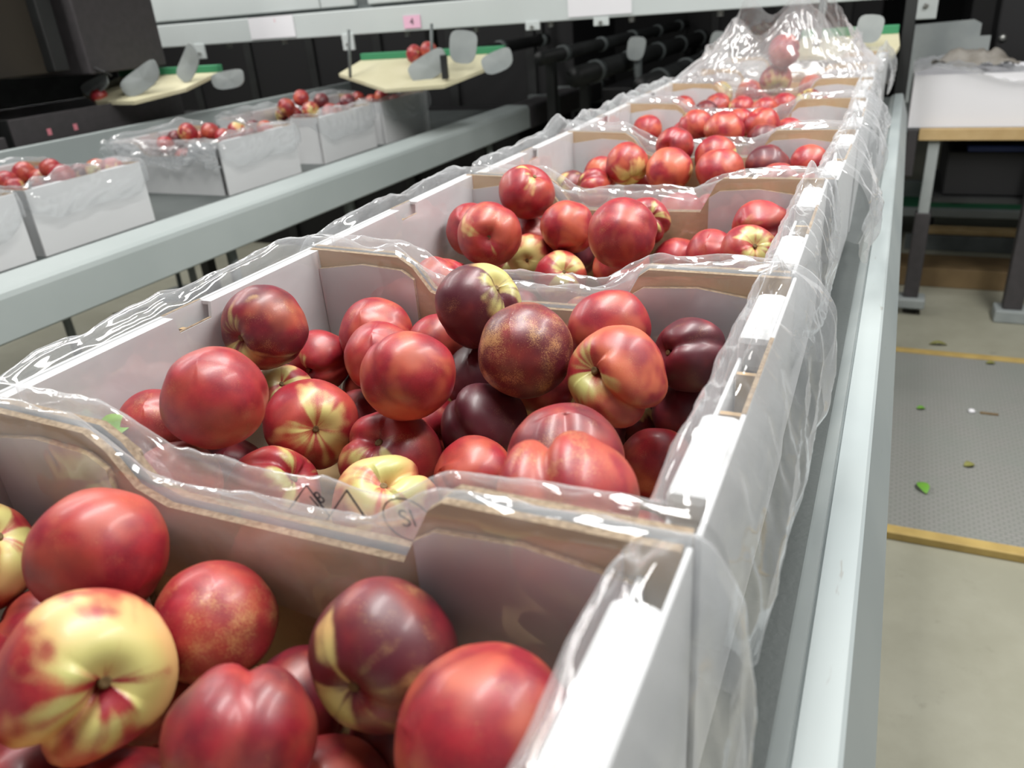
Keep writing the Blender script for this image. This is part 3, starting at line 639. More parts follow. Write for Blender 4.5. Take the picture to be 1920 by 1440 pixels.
# printed marks on the film of the second carton (triangle, ring and small lettering)
def frame_at(x, y, z, roll=0): return Matrix.Translation((x, y, z)) @ FRONT @ Matrix.Rotation(roll, 4, 'Z')
def mark(o): o.matrix_parent_inverse = liners[2].matrix_basis.inverted(); return o
def line_mark(pts, y, r=.0005, closed=False):
    q = pts+[pts[0]] if closed else pts
    return mark(MB().tube([(a, y, b) for a, b in q], r, 6).build('printed_mark', M['ink'], liners[2]))
MY = .2578
line_mark([(-.262, 1.0210), (-.247, 1.0390), (-.236, 1.0220)], MY); line_mark([(-.222, 1.0410), (-.238, 1.0200)], MY); line_mark([(-.222, 1.0410), (-.214, 1.0270)], MY)
mark(text_mesh('printed_mark', '18', .010, M['ink'], frame_at(-.242, MY, 1.0310, .7), liners[2], .0001))
line_mark([(-.1885+.014*math.cos(a*PI/10), 1.0310+.012*math.sin(a*PI/10)) for a in range(20)], MY, .0004, True)
mark(text_mesh('printed_mark', 'SI', .014, M['ink'], frame_at(-.1885, MY, 1.0315, .25), liners[2], .0001))
for i, (tx, x, z, s, ro) in enumerate((('TO', -.441, 1.0415, .006, -.3), ('PO', -.432, 1.0405, .006, -.3), ('PE', -.424, 1.0390, .006, -.35), ('BAG', -.414, 1.0378, .0055, -.3), ('8', -.408, 1.0345, .006, 0), ('0', -.408, 1.0305, .006, 0), ('A', -.414, 1.0295, .005, 0), ('L', -.404, 1.0270, .005, .2))):
    mark(text_mesh('printed_mark', tx, s, M['ink'], frame_at(x, MY, z, ro), liners[2], .0001))

# ------------------------------------------------------------------ the tall open bag standing on the seventh carton
def bag_mesh():
    hw, hd = CW/2, CD/2; n = 240; m_ = 46; vs = []
    for j in range(m_+1):
        t = j/m_
        for i in range(n):
            a = 2*PI*i/n; ca, sa = math.cos(a), math.sin(a); e = .45+.35*t
            bx = math.copysign(abs(ca)**e, ca); by = math.copysign(abs(sa)**e, sa)
            x0 = bx*(hw-.008); y0 = by*(hd-.008)
            # two lobes: a low one on the left, a tall one on the right, with a valley between
            xx = x0/hw
            H = .085+.115*math.exp(-((xx-.30)/.42)**2)+.085*math.exp(-((xx+.52)/.22)**2)-.02*(1-by)
            if j == m_: H += .012*nz(ca*3, sa*3, 4)
            pull = .34*sm((t-.25)/.75)
            x = x0*(1-pull*.75)+pull*.02; y = y0*(1-pull*1.1)
            fo = (.010*abs(nz(a*3.2, t*1.5, 6))+.007*abs(nz(a*9, t*3, 9))+.004*abs(nz(a*20, t*8, 2)))*sm(t*5)*2
            x += ca*fo; y += sa*fo
            vs.append((x, y, -.03+t*(H+.03)+.004*nz(a*5, t*5, 1)))
    fs = [(j*n+i, j*n+(i+1) % n, (j+1)*n+(i+1) % n, (j+1)*n+i) for j in range(m_) for i in range(n)]
    return MB().add(vs, fs).mesh('plastic_bag', M['film_milky'], True)
bg_ = link('plastic_bag', bag_mesh()); c = cartons[7].location; bg_.location = (c.x, c.y, c.z+CH)
tag(bg_, 'tall milky plastic bag standing open over the seventh carton', 'plastic bag')

# ------------------------------------------------------------------ nectarines
def fruit_mesh(name, cleft, asp, seed, nu=56, nv=36):
    vs = []; fs = []
    for j in range(nv+1):
        th = PI*j/nv
        for i in range(nu):
            ph = 2*PI*i/nu-PI; d = abs(ph)*math.sin(th)
            x, y, z = math.sin(th)*math.cos(ph), math.sin(th)*math.sin(ph), math.cos(th)
            g = (.55+.45*math.cos(th))*.75+.35
            r = 1-.26*math.exp(-(th/.30)**2)-cleft*g*math.exp(-(d/.12)**2)*(1 if abs(ph) < PI/2 else 0)+cleft*.45*math.exp(-((d-.42)/.30)**2)*(1 if abs(ph) < PI/2 else 0)
            r += .035*math.exp(-((PI-th)/.22)**2)+.05*nz(x*1.1+seed, y*1.1, z*1.1)+.018*nz(x*2.6, y*2.6+seed, z*2.6)
            vs.append((x*r, y*r*(1.02), z*r*asp))
    for j in range(nv):
        for i in range(nu): fs.append((j*nu+i, (j+1)*nu+i, (j+1)*nu+(i+1) % nu, j*nu+(i+1) % nu))
    return MB().add(vs, fs).mesh(name, M['skin'], True)
FM = [fruit_mesh('nectarine', .045, .94, 1), fruit_mesh('nectarine', .11, .93, 5), fruit_mesh('nectarine', .20, .95, 9), fruit_mesh('nectarine', .03, .98, 14)]
SM = MB().lathe([(.02, .62), (.075, .66), (.085, .70), (.06, .735), (.03, .72)], n=10).mesh('stem', M['stem'], True)
DATA = {
  '1': [(-0.2935,0.1520,0.9979,0.0363), (-0.3549,0.2105,1.0045,0.0350), (-0.4512,0.1984,0.9852,0.0338), (-0.2863,0.2142,0.9743,0.0313), (-0.2130,0.1547,0.9863,0.0306), (-0.1791,0.2113,0.9913,0.0342), (-0.1137,0.1844,0.9946,0.0365), (-0.1939,0.1746,0.9336,0.0294), (-0.3320,0.1258,0.9317,0.0285), (-0.2766,0.1360,0.9343,0.0285)],
  '1f': [(-0.3873,0.1407,0.9618,0.0315), (-0.4072,0.1969,0.9370,0.0315), (-0.4487,0.1453,0.9413,0.0315), (-0.3299,0.1866,0.9349,0.0315), (-0.3287,0.0827,0.9818,0.0315), (-0.1176,0.2054,0.9357,0.0265), (-0.2349,0.2095,0.9437,0.0265), (-0.1890,0.2215,0.9265,0.0235)],
  '2': [(-0.4496,0.4608,1.0255,0.0354), (-0.3894,0.3405,1.0271,0.0347), (-0.4559,0.5266,0.9652,0.0291), (-0.4024,0.5459,0.9895,0.0335), (-0.3646,0.4951,0.9935,0.0299), (-0.2974,0.4332,1.0128,0.0345), (-0.3427,0.5570,0.9812,0.0285), (-0.2904,0.5378,1.0306,0.0351), (-0.2309,0.4934,1.0144,0.0363), (-0.2933,0.5311,0.9662,0.0298), (-0.1844,0.5517,1.0122,0.0338), (-0.1584,0.4884,1.0070,0.0355), (-0.1188,0.5450,1.0014,0.0285), (-0.1222,0.5570,0.9464,0.0285), (-0.2618,0.4768,0.9525,0.0351), (-0.3918,0.4284,0.9607,0.0366), (-0.4565,0.4703,0.9564,0.0285), (-0.3920,0.4914,0.9298,0.0285), (-0.3173,0.4259,0.9435,0.0387), (-0.4565,0.3420,0.9926,0.0285), (-0.4115,0.3112,0.9732,0.0300), (-0.3788,0.3619,0.9398,0.0349), (-0.2833,0.3617,0.9493,0.0349), (-0.4537,0.3932,0.9250,0.0285), (-0.2413,0.4154,0.9476,0.0304), (-0.1614,0.3931,0.9914,0.0365), (-0.1277,0.3095,1.0195,0.0370), (-0.1320,0.5000,0.9298,0.0285), (-0.1933,0.5279,0.9312,0.0285)],
  '2f': [(-0.1452,0.3437,0.9449,0.0315), (-0.1948,0.3057,0.9503,0.0315), (-0.1737,0.4173,0.9339,0.0265), (-0.2971,0.3020,0.9304,0.0265), (-0.1158,0.3941,0.9299,0.0265), (-0.2374,0.5407,0.9626,0.0265), (-0.3628,0.5380,0.9332,0.0265), (-0.1012,0.3024,0.9618,0.0265), (-0.4214,0.5497,0.9298,0.0265), (-0.4512,0.3231,0.9380,0.0265), (-0.3221,0.4907,0.9364,0.0265), (-0.4506,0.3963,0.9911,0.0265), (-0.1685,0.5650,0.9260,0.0225)],
  '3': [(-0.3963,0.8840,1.0407,0.0346), (-0.4011,0.7849,1.0149,0.0365), (-0.4528,0.8395,1.0041,0.0322), (-0.3327,0.8518,1.0082,0.0321), (-0.2425,0.7746,1.0261,0.0365), (-0.2524,0.8980,1.0064,0.0285), (-0.3464,0.8955,0.9618,0.0310), (-0.3801,0.8469,0.9717,0.0285), (-0.4025,0.8980,0.9801,0.0285), (-0.3286,0.8115,0.9606,0.0306), (-0.2135,0.8979,0.9600,0.0286), (-0.1214,0.8949,1.0042,0.0316), (-0.1234,0.8351,0.9953,0.0296), (-0.1686,0.8678,0.9800,0.0285), (-0.4422,0.8980,0.9387,0.0285)],
  '3f': [(-0.1103,0.6889,0.9485,0.0315), (-0.4025,0.6629,0.9938,0.0315), (-0.2487,0.6825,0.9543,0.0315), (-0.1591,0.6483,0.9800,0.0315), (-0.3633,0.7155,0.9442,0.0315), (-0.3418,0.6543,0.9391,0.0315), (-0.4287,0.7136,0.9682,0.0315), (-0.2333,0.7766,0.9498,0.0315), (-0.1761,0.7200,0.9499,0.0315), (-0.1222,0.7706,0.9507,0.0315), (-0.4467,0.7758,0.9513,0.0315), (-0.2625,0.8316,0.9713,0.0315), (-0.1217,0.8613,0.9391,0.0315), (-0.4463,0.6504,0.9463,0.0315), (-0.1646,0.8145,0.9370,0.0315), (-0.2725,0.8932,0.9469,0.0315), (-0.2731,0.7352,0.9409,0.0265), (-0.2091,0.6433,0.9485,0.0265), (-0.2917,0.6446,0.9640,0.0265), (-0.3649,0.7710,0.9305,0.0265), (-0.2063,0.6856,0.9915,0.0265), (-0.1041,0.6405,0.9858,0.0265), (-0.3950,0.6706,0.9309,0.0265), (-0.4545,0.8994,0.9905,0.0265)],
  '4': [(-0.3626,1.1882,1.0148,0.0326), (-0.4193,1.2350,0.9897,0.0285), (-0.4565,1.1952,0.9751,0.0285), (-0.4091,1.1658,0.9833,0.0285), (-0.3010,1.2342,1.0329,0.0293), (-0.2942,1.1764,1.0082,0.0346), (-0.2368,1.2310,1.0171,0.0325), (-0.2193,1.1678,1.0110,0.0340), (-0.1592,1.2029,1.0111,0.0309), (-0.1045,1.2350,1.0072,0.0285), (-0.1362,1.1443,0.9997,0.0285), (-0.1046,1.1862,0.9786,0.0286), (-0.3482,1.2304,0.9674,0.0331), (-0.1911,1.2350,0.9734,0.0285)],
  '4f': [(-0.4121,0.9991,0.9548,0.0315), (-0.4030,1.1046,0.9360,0.0315), (-0.2088,1.0496,0.9613,0.0315), (-0.2211,1.1915,0.9375,0.0315), (-0.2984,1.0694,0.9415,0.0315), (-0.1326,1.1087,0.9441,0.0315), (-0.2174,1.1229,0.9577,0.0315), (-0.2930,0.9944,0.9456,0.0315), (-0.1467,1.0145,0.9649,0.0315), (-0.1427,1.2141,0.9370,0.0315), (-0.2324,0.9929,0.9889,0.0315), (-0.2843,1.1863,0.9430,0.0315), (-0.4466,1.0514,0.9487,0.0315)],
  '5': [(-0.4405,1.5750,1.0024,0.0315), (-0.3350,1.5279,1.0169,0.0324), (-0.2729,1.4834,1.0139,0.0365), (-0.2174,1.5423,1.0173,0.0313), (-0.2044,1.4856,0.9985,0.0305), (-0.3641,1.5766,0.9925,0.0299), (-0.2650,1.5778,1.0141,0.0287), (-0.1467,1.5288,0.9921,0.0289), (-0.1749,1.5780,0.9960,0.0285)],
  '5f': [(-0.3637,1.4189,0.9475,0.0315), (-0.1515,1.4126,0.9404,0.0315), (-0.2798,1.4758,0.9460,0.0315), (-0.1665,1.5697,0.9372,0.0315), (-0.2423,1.3294,0.9621,0.0315), (-0.1860,1.3637,0.9637,0.0315), (-0.4353,1.4160,0.9722,0.0315), (-0.4148,1.3336,0.9592,0.0315), (-0.3094,1.5541,0.9498,0.0315), (-0.2447,1.4081,0.9563,0.0315), (-0.4537,1.5058,0.9396,0.0315), (-0.3309,1.3387,0.9683,0.0315), (-0.3824,1.4919,0.9520,0.0315), (-0.1089,1.3470,0.9712,0.0315), (-0.1805,1.4859,0.9400,0.0315), (-0.2265,1.5671,0.9533,0.0315), (-0.3925,1.5697,0.9355,0.0315)],
  '6': [(-0.4487,1.9160,1.0006,0.0285), (-0.3706,1.9143,1.0019,0.0302), (-0.3133,1.8962,0.9962,0.0307), (-0.2608,1.8674,0.9970,0.0298), (-0.2248,1.9144,0.9990,0.0301), (-0.1693,1.8698,1.0108,0.0299), (-0.1409,1.9160,0.9908,0.0285), (-0.3830,1.8578,0.9955,0.0285)],
  '6f': [(-0.4476,1.8868,0.9420,0.0315), (-0.3197,1.6693,0.9645,0.0315), (-0.3990,1.7875,0.9473,0.0315), (-0.2486,1.7664,0.9417,0.0315), (-0.1479,1.7544,0.9635,0.0315), (-0.4498,1.6759,0.9711,0.0315), (-0.1832,1.6958,0.9631,0.0315), (-0.3360,1.8752,0.9387,0.0315), (-0.3158,1.7605,0.9434,0.0315), (-0.1074,1.6941,0.9361,0.0315), (-0.1674,1.8378,0.9479,0.0315), (-0.2506,1.6952,0.9640,0.0315), (-0.2376,1.8727,0.9406,0.0315), (-0.1097,1.8855,0.9387,0.0315), (-0.3776,1.6871,0.9418,0.0315), (-0.2912,1.8200,0.9492,0.0315), (-0.4544,1.7583,0.9470,0.0315)],
  '7': [(-0.2640,2.0560,1.0402,0.0366), (-0.2475,2.0297,1.1055,0.0364), (-0.2005,2.2505,0.9987,0.0330), (-0.3470,2.2060,0.9950,0.0338), (-0.4290,2.2484,0.9879,0.0351), (-0.3058,2.2519,0.9752,0.0316)],
  '7f': [(-0.1997,2.1016,0.9468,0.0315), (-0.4323,2.0746,0.9554,0.0315), (-0.1388,2.2473,0.9703,0.0315), (-0.2244,2.2291,0.9422,0.0315), (-0.3386,2.1196,0.9418,0.0315), (-0.1718,2.0029,0.9603,0.0315), (-0.3376,2.0585,0.9552,0.0315), (-0.2838,2.0068,0.9386,0.0315), (-0.1284,2.1841,0.9841,0.0315), (-0.3606,2.2276,0.9347,0.0315), (-0.1189,2.1126,0.9825,0.0315), (-0.2206,2.0483,0.9733,0.0315), (-0.1131,2.0405,0.9361,0.0315), (-0.4410,2.2091,0.9349,0.0315), (-0.2527,2.1508,0.9346,0.0315), (-0.4544,2.0054,0.9820,0.0315), (-0.4013,2.1495,0.9382,0.0315), (-0.3872,2.0158,0.9432,0.0315)],
  'A': [(-2.1652,1.4574,0.9219,0.0308), (-2.1612,1.3971,0.9096,0.0314), (-2.1063,1.4603,0.9015,0.0322), (-2.1048,1.3801,0.8960,0.0298), (-1.9461,1.4093,0.9246,0.0332), (-1.9579,1.4696,0.9202,0.0289), (-1.8877,1.4700,0.9320,0.0285), (-2.0117,1.4691,0.8825,0.0294), (-1.8302,1.4700,0.9364,0.0285), (-2.0551,1.4610,0.9329,0.0285)],
  'Af': [(-1.9799,1.2242,0.8518,0.0315), (-1.9124,1.2836,0.8698,0.0315), (-2.0807,1.3007,0.8730,0.0315), (-1.9130,1.3634,0.8372,0.0315), (-2.0787,1.2290,0.8625,0.0315), (-2.1550,1.2487,0.8316,0.0315), (-1.8525,1.3872,0.8596,0.0315), (-1.8859,1.2195,0.8642,0.0315), (-1.8249,1.2691,0.8417,0.0315), (-1.8530,1.4556,0.8375,0.0315), (-2.1637,1.3345,0.8576,0.0315), (-2.1269,1.4380,0.8414,0.0315), (-1.9757,1.3204,0.8661,0.0315), (-2.0318,1.3469,0.8350,0.0315), (-1.9230,1.4540,0.8496,0.0315), (-2.0908,1.3817,0.8306,0.0315), (-2.0629,1.4470,0.8444,0.0315), (-1.8327,1.3355,0.8305,0.0315), (-2.0209,1.2500,0.8937,0.0315), (-2.1429,1.2401,0.8932,0.0315), (-1.8260,1.2184,0.8906,0.0315), (-1.9871,1.3914,0.8309,0.0315)],
  'B': [(-2.1069,2.0135,0.9379,0.0331), (-2.1659,2.0136,0.9176,0.0301), (-2.0850,2.0913,0.9286,0.0322), (-1.9676,2.0917,0.9314,0.0318), (-1.8517,2.0938,0.9349,0.0297), (-2.0256,2.0856,0.9116,0.0304), (-2.1485,2.0926,0.9042,0.0309), (-1.9106,2.0865,0.9145,0.0285), (-2.1585,1.9565,0.9101,0.0285)],
  'Bf': [(-2.0274,1.8522,0.8580,0.0315), (-2.0053,1.9735,0.8325,0.0315), (-2.1215,2.0417,0.8520,0.0315), (-1.9343,1.9146,0.8663,0.0315), (-1.8415,1.9628,0.8322,0.0315), (-2.0272,2.0832,0.8498,0.0315), (-2.0179,1.9216,0.8713,0.0315), (-1.8686,2.0275,0.8539,0.0315), (-2.1474,1.9303,0.8434,0.0315), (-2.1302,1.8492,0.8560,0.0315), (-1.9231,1.9740,0.8476,0.0315), (-1.8337,1.8671,0.8530,0.0315), (-1.9394,1.8420,0.8920,0.0315), (-2.0459,2.0178,0.8507,0.0315), (-2.0910,1.8993,0.8399,0.0315), (-1.9603,2.0569,0.8504,0.0315), (-2.1162,1.9805,0.8644,0.0315), (-1.9497,1.8485,0.8299,0.0315)],
  'C': [(-2.0607,2.5625,0.9780,0.0310), (-1.9712,2.5627,0.9648,0.0308), (-2.0957,2.5129,0.9526,0.0328), (-1.9813,2.5063,0.9397,0.0324), (-1.8260,2.5297,0.9608,0.0319), (-1.8940,2.5079,0.9327,0.0322), (-2.1084,2.5639,0.9203,0.0296), (-1.9024,2.5645,0.9132,0.0290), (-1.8257,2.5650,0.9125,0.0285), (-2.1675,2.5650,0.9171,0.0285)],
  'Cf': [(-2.0286,2.3255,0.8457,0.0315), (-2.0923,2.4592,0.8663,0.0315), (-1.8641,2.3901,0.8937,0.0315), (-2.1492,2.3233,0.8486,0.0315), (-2.0136,2.4284,0.8563,0.0315), (-2.1300,2.4166,0.8384,0.0315), (-2.0856,2.3518,0.8640,0.0315), (-2.1498,2.5048,0.8655,0.0315), (-2.0137,2.5345,0.8314,0.0315), (-1.8889,2.4227,0.8362,0.0315), (-1.8894,2.3131,0.8803,0.0315), (-2.0941,2.5157,0.8320,0.0315), (-1.9502,2.3753,0.8578,0.0315), (-1.8994,2.4785,0.8656,0.0315), (-1.8414,2.3264,0.8383,0.0315), (-1.8459,2.5248,0.8326,0.0315), (-1.9692,2.4969,0.8629,0.0315), (-2.0581,2.5586,0.8825,0.0315), (-1.9520,2.4407,0.8863,0.0315), (-1.8259,2.4262,0.8470,0.0315), (-1.9074,2.5592,0.8372,0.0315), (-2.1611,2.3812,0.8944,0.0315), (-1.9632,2.3130,0.8758,0.0315)],
  'D': [(-1.9548,2.9500,0.9319,0.0322), (-2.0122,2.9550,0.9151,0.0285), (-1.8981,2.9550,0.9127,0.0285), (-2.0769,2.9550,0.9274,0.0285)],
  'Df': [(-2.0119,2.7679,0.8570,0.0315), (-1.9224,2.8509,0.8731,0.0315), (-1.8715,2.9139,0.8454,0.0315), (-2.1143,2.7118,0.8740,0.0315), (-2.0672,2.8660,0.8633,0.0315), (-2.1109,2.8001,0.8818,0.0315), (-1.9292,2.7632,0.8747,0.0315), (-1.8884,2.7046,0.8938,0.0315), (-1.8373,2.8400,0.8427,0.0315), (-1.9327,2.7059,0.8470,0.0315), (-2.1442,2.8851,0.8340,0.0315), (-2.1446,2.7650,0.8299,0.0315), (-2.0215,2.7033,0.8630,0.0315), (-1.9964,2.8287,0.8561,0.0315), (-1.8354,2.7639,0.8691,0.0315), (-2.0236,2.9115,0.8390,0.0315), (-1.9682,2.9490,0.8351,0.0315), (-2.1408,2.9134,0.8906,0.0315), (-2.0946,2.9482,0.8413,0.0315), (-2.1587,2.8415,0.8795,0.0315), (-1.8835,2.7953,0.8437,0.0315), (-2.0668,2.7948,0.8382,0.0315)],
}
def fruit(p, r, label, group, stem=None, cleft=None, var=0, maroon=0., yellow=0., orange=0., speckle=.1, with_stem=False):
    o = link('nectarine', FM[var]); tag(o, label, 'nectarine', group)
    o['maroon'] = float(maroon); o['yellow'] = float(yellow); o['orange'] = float(orange); o['speckle'] = float(speckle)
    z = Vector(stem).normalized(); x = Vector(cleft); x = x-z*x.dot(z)
    if x.length < 1e-3: x = z.orthogonal()
    x.normalize(); y = z.cross(x)
    mt = Matrix((x, y, z)).transposed().to_4x4(); o.matrix_basis = Matrix.Translation(p) @ mt @ Matrix.Scale(r*.985, 4)
    if with_stem: link('stem', SM, o)
    return o
def vframe(p):
    f = (Vector(p)-Vector((0, 0, 1.25))).normalized(); r = (RIGHT-f*RIGHT.dot(f)).normalized(); return r, f.cross(r), f
def cdir(p, u, v, front):
    r, d, f = vframe(p); k = max(0, 1-u*u-v*v)**.5; return r*u+d*v-f*(k if front else -k)
def cimg(p, a, toward=0.):
    r, d, f = vframe(p); a = math.radians(a); return r*math.cos(a)+d*math.sin(a)-f*toward
# (stem u, v, facing; cleft angle, towards; shape; maroon, yellow, orange, speckle; label)
D1 = [
 (.25, .16, 1, 118, 0, 2, .05, .76, .3, .1, 'big yellow nectarine blushed red with stem hollow, nearest carton at left'),
 (-.6, -.55, 0, 40, .6, 3, .22, .25, .2, .1, 'red nectarine touching the left corner flap of nearest carton'),
 (.45, -.5, 1, 100, 0, 0, .1, .72, .4, .1, 'red and yellow nectarine cut by left picture edge, nearest carton'),
 (.1, .5, 0, 200, .5, 3, .12, 0, .1, .9, 'speckled plain red nectarine beside the kraft panel, nearest carton'),
 (.0, -.75, 0, 90, 1.5, 1, .42, 0, .1, .2, 'purplish red nectarine with crease facing camera, nearest carton'),
 (-.51, .52, 1, 10, 0, 0, .74, .50, .3, .3, 'maroon topped nectarine with yellow stem end, nearest carton middle'),
 (.93, .2, 0, -60, .3, 3, .22, .55, .45, .3, 'largest red nectarine with yellow right flank at bottom of picture'),
 (.2, -.8, 0, 80, .4, 0, .05, .1, .2, .1, 'bright red nectarine cut by bottom picture edge, between larger ones'),
 (.2, -.8, 0, 80, .4, 0, .5, .1, .1, .1, 'dark red nectarine low at the bottom left of the nearest carton'),
 (.2, -.8, 0, 80, .4, 0, .4, .1, .1, .1, 'shaded nectarine under the big yellow one at picture bottom')]
D2 = [
 (-.72, .38, 1, 30, 0, 1, .52, .32, .75, .4, 'blotchy brown and orange nectarine perched at left of second carton'),
 (.3, .7, 0, 0, .3, 3, .12, 0, .06, .3, 'smooth solid red round nectarine, large, at left of second carton'),
 (-.5, .45, 1, -15, 0, 1, .2, .2, .1, .1, 'red nectarine with stem hollow right of the blotchy one'),
 (.4, .6, 0, 0, .3, 0, .2, 0, .35, .5, 'orange red nectarine against the left white corner flap'),
 (.2, .7, 0, 0, .3, 0, .1, 0, .2, .2, 'red nectarine behind the central smooth one in second carton'),
 (-.2, -.9, 0, 215, .5, 0, .08, .05, .45, .2, 'central smooth red nectarine with orange lower side, second carton'),
 (.0, -.7, 0, 90, .4, 0, .1, .2, .3, .1, 'small glimpse of red nectarine before the kraft panel'),
 (.58, -.52, 1, 80, 0, 2, .82, .62, .1, .2, 'maroon nectarine with cream cleft, highest at back of second carton'),
 (.3, .6, 0, 0, .3, 3, .66, .12, .1, 1.0, 'dark maroon nectarine with golden speckles in middle of second carton'),
 (.3, .6, 0, 0, .3, 0, .75, 0, .0, .2, 'dark nectarine in shade between central red and speckled ones'),
 (-.5, -.75, 0, 150, .6, 0, .08, .1, .4, .2, 'bright red nectarine by right white corner flap, second carton'),
 (-.60, -.10, 1, 48, .0, 2, .06, .45, .75, .2, 'heart shaped orange red nectarine with yellow stem cleft'),
 (-.8, -.1, 1, -20, .5, 1, .78, 0, .0, .1, 'deep maroon creased nectarine in back right corner'),
 (.3, .6, 0, 0, .3, 0, .70, 0, .0, .1, 'deep maroon nectarine against the right wall of second carton'),
 (-.1, -.65, 0, 95, 1.5, 1, 1.0, 0, .0, .2, 'almost black nectarine with centre crease, second carton'),
 (.14, .15, 1, 92, 0, 0, .0, .46, .1, .1, 'red nectarine with yellow star round its stem, second carton'),
 (.0, -.5, 1, 90, 0, 0, .0, .7, .6, .1, 'yellowish nectarine half hidden behind the solid red one'),
 (.2, .5, 0, 0, .3, 0, .5, 0, .1, .1, 'dark glimpse of nectarine right of the yellow starred one'),
 (-.36, -.44, 1, 200, 0, 1, .28, .28, .1, .3, 'purplish red nectarine with stem hollow, front middle of second carton'),
 (.3, .6, 0, 0, .3, 0, .45, 0, .1, .6, 'dull purple nectarine beside the green leaf'),
 (-.3, -.7, 0, 80, .8, 0, .35, .1, .2, .5, 'red nectarine behind the front film at left of second carton'),
 (.54, -.43, 1, 205, 0, 1, .05, .48, .1, .1, 'yellow streaked red nectarine with stem behind the front film'),
 (.0, -.55, 1, -40, 0, 2, .0, .74, .4, .0, 'green and yellow topped nectarine at front film of second carton'),
 (.2, .5, 0, 0, .3, 0, .6, 0, .1, .1, 'dark sliver of nectarine below the solid red one'),
 (.85, .2, 0, 165, .9, 1, .06, .05, .3, .1, 'glossy red nectarine with low crease left of the big lobed one'),
 (.0, .8, 0, 90, 1.2, 1, .45, 0, .2, .4, 'purple red nectarine behind the big lobed one'),
 (-.1, -.90, 0, 95, 1.2, 2, .10, .05, .35, .8, 'biggest lobed red nectarine at front right of second carton'),
 (-.2, -.4, 0, 60, .6, 0, .05, .45, .5, .2, 'red and yellow nectarine by the right ledge front of second carton'),
 (.2, .5, 0, 0, .3, 0, .6, 0, .1, .1, 'shaded nectarine peeping out behind the purple red one')]
D3 = [
 (.4, -.75, 1, 120, 0, 0, .25, .28, .2, .1, 'red nectarine with pale streak, highest at left of third carton'),
 (-.05, .12, 1, -60, .3, 3, .18, .30, .3, .4, 'red nectarine with round yellow spot, third carton'),
 (.5, .5, 0, 0, .3, 0, .3, 0, .1, .2, 'dark red nectarine behind the yellow spotted one, third carton'),
 (.35, -.8, 0, 70, .7, 1, .05, .05, .5, .2, 'orange red creased nectarine left of centre in third carton'),
 (.6, .5, 0, 0, .3, 3, .12, .15, .3, .4, 'largest red nectarine in the middle of third carton'),
 (.3, -.3, 1, 30, 0, 1, .35, .4, .3, .2, 'brownish nectarine with yellow stem behind largest of third carton'),
 (.3, -.7, 0, 90, .9, 1, .85, 0, .0, .1, 'dark plum coloured nectarine low in middle of third carton'),
 (-.2, .2, 1, 90, 0, 0, .0, .8, .5, .1, 'small yellow and red nectarine left of the plum coloured one'),
 (.2, .5, 0, 0, .3, 0, .1, .3, .6, .1, 'orange glimpse of nectarine under the highest one, third carton'),
 (.2, -.3, 1, 30, 0, 0, .1, .6, .2, .1, 'nectarine with yellow top at front film of third carton'),
 (.3, -.8, 0, 60, .8, 1, .05, .05, .2, .1, 'bright red nectarine right of the largest one, third carton'),
 (-.7, .2, 1, 0, .9, 2, .1, .05, .2, .1, 'deeply creased red nectarine at right wall of third carton'),
 (.3, -.3, 1, 80, 0, 1, .15, .55, .3, .1, 'red nectarine with yellow stem end at right of third carton'),
 (.2, .5, 0, 0, .3, 0, .15, .05, .1, .1, 'red nectarine in shade before the kraft panel, third carton'),
 (.2, -.5, 1, 0, .3, 0, .0, .5, .5, .1, 'pale nectarine at the left front of third carton')]
rnd = random.Random(11)
def rdir(): 
    v = Vector((rnd.gauss(0, 1), rnd.gauss(0, 1), rnd.gauss(0, 1))); return v.normalized()
for k, DD in (('1', D1), ('2', D2), ('3', D3)):
    for (x, y, z, r), (u, v, fr, ca, tw, var, ma, ye, orr, spk, lab) in zip(DATA[k], DD):
        fruit((x, y, z), r, lab, 'nectarines in the near cartons', cdir((x, y, z), u, v, fr), cimg((x, y, z), ca, tw), var, ma, ye, orr, spk, fr == 1)
WHERE = {'4': 'in the fourth carton', '5': 'in the fifth carton', '6': 'in the sixth carton', '7': 'inside the tall bagged carton', 'A': 'in the nearest left conveyor carton', 'B': 'in the left carton with crumpled front film', 'C': 'in the heaped left conveyor carton', 'D': 'in the left carton below the chute'}
def tone(ma, ye): return 'maroon' if ma > .5 else ('red and yellow' if ye > .45 else 'red')
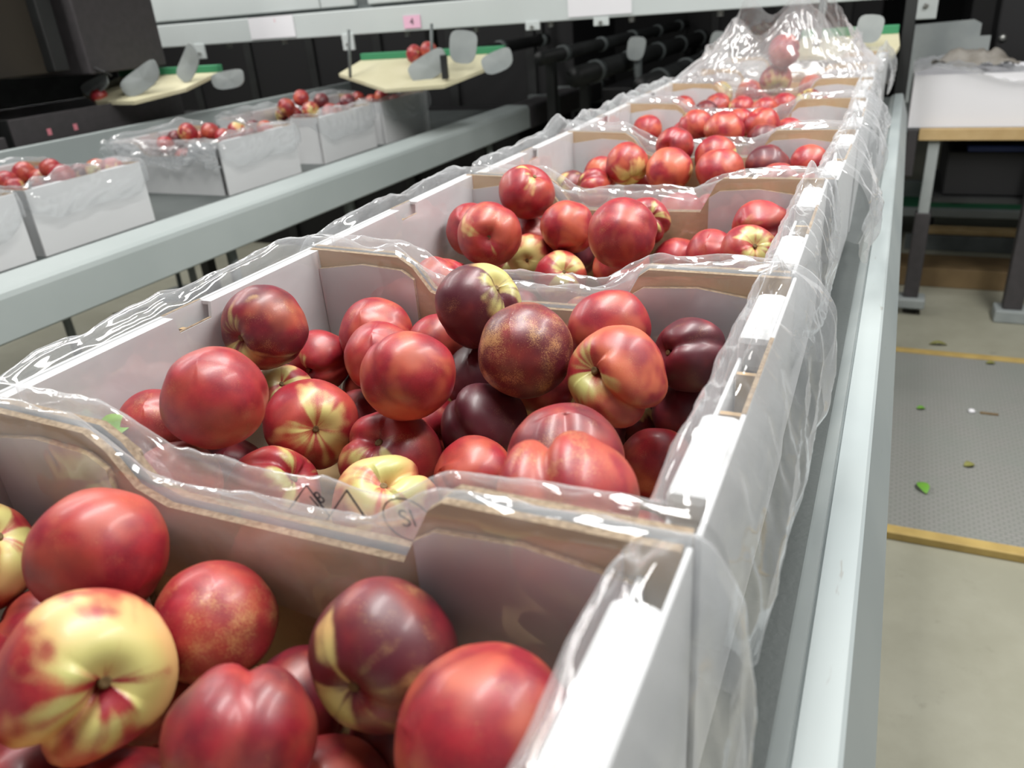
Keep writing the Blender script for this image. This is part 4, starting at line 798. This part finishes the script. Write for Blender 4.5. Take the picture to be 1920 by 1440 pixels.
for k, wh in WHERE.items():
    rows = DATA[k]
    order = sorted(range(len(rows)), key=lambda i: (Vector(rows[i][:3])-Vector((0, 0, 1.25))).dot(RIGHT)/(Vector(rows[i][:3])-Vector((0, 0, 1.25))).dot(FWD))
    for i, (x, y, z, r) in enumerate(rows):
        ma = rnd.choice((0, .05, .1, .2, .3, .7)); ye = rnd.choice((0, .1, .3, .5, .7)); n = order.index(i)
        lab = '%s nectarine %s, %s from the left' % (tone(ma, ye), wh, ORD[n] if n else 'first')
        fruit((x, y, z), r, lab, 'nectarines '+wh, rdir(), rdir(), rnd.choice((0, 0, 1, 3)), ma, ye, rnd.uniform(.1, .7), .2)
NAMES = {'1': 'nearest carton', '2': 'second carton', '3': 'third carton', '4': 'fourth carton', '5': 'fifth carton', '6': 'sixth carton', '7': 'bagged carton', 'A': 'nearest left conveyor carton', 'B': 'left carton with crumpled film', 'C': 'heaped left carton', 'D': 'left carton below the chute'}
for k, wh in NAMES.items():
    for x, y, z, r in DATA.get(k+'f', []):
        fruit((x, y, z), r, 'shaded nectarine low in the pile of the '+wh, 'lower layer nectarines of the '+wh, rdir(), rdir(), rnd.choice((0, 1)), rnd.choice((.1, .3, .6)), rnd.choice((0, .2, .5)), .3, .1)
# loose ones elsewhere
for (p, r, lab) in (((-1.682, 2.80, 1.098), .034, 'orange red nectarine rolling off the back of padded chute'), ((-1.628, 2.815, 1.105), .034, 'darker red nectarine behind the other on the padded chute'), ((.325, 4.60, .195), .035, 'single red nectarine lying on the low conveyor under the table'),
    ((-2.62, 2.135, 1.052), .03, 'topmost purple red nectarine of the heap in black crate'), ((-2.62, 2.117, .992), .03, 'red nectarine under the topmost one in the black crate'), ((-2.62, 2.231, .98), .03, 'red nectarine right of the heap in black crate'), ((-2.62, 2.295, .975), .03, 'rightmost red nectarine in the black crate'), ((-2.62, 1.978, .985), .03, 'leftmost nectarine in the long black crate'), ((-2.68, 2.16, .985), .03, 'nectarine at the back of the heap in black crate')):
    fruit(p, r, lab, 'loose nectarines around the sorter', rdir(), rdir(), 0, .15, .25, .3, .1)
leaf('folded bright green leaf beside nectarines at left of second carton', (-.466, .318, .998), .034, .024, .5, .3, rx=.5, ry=-.4)
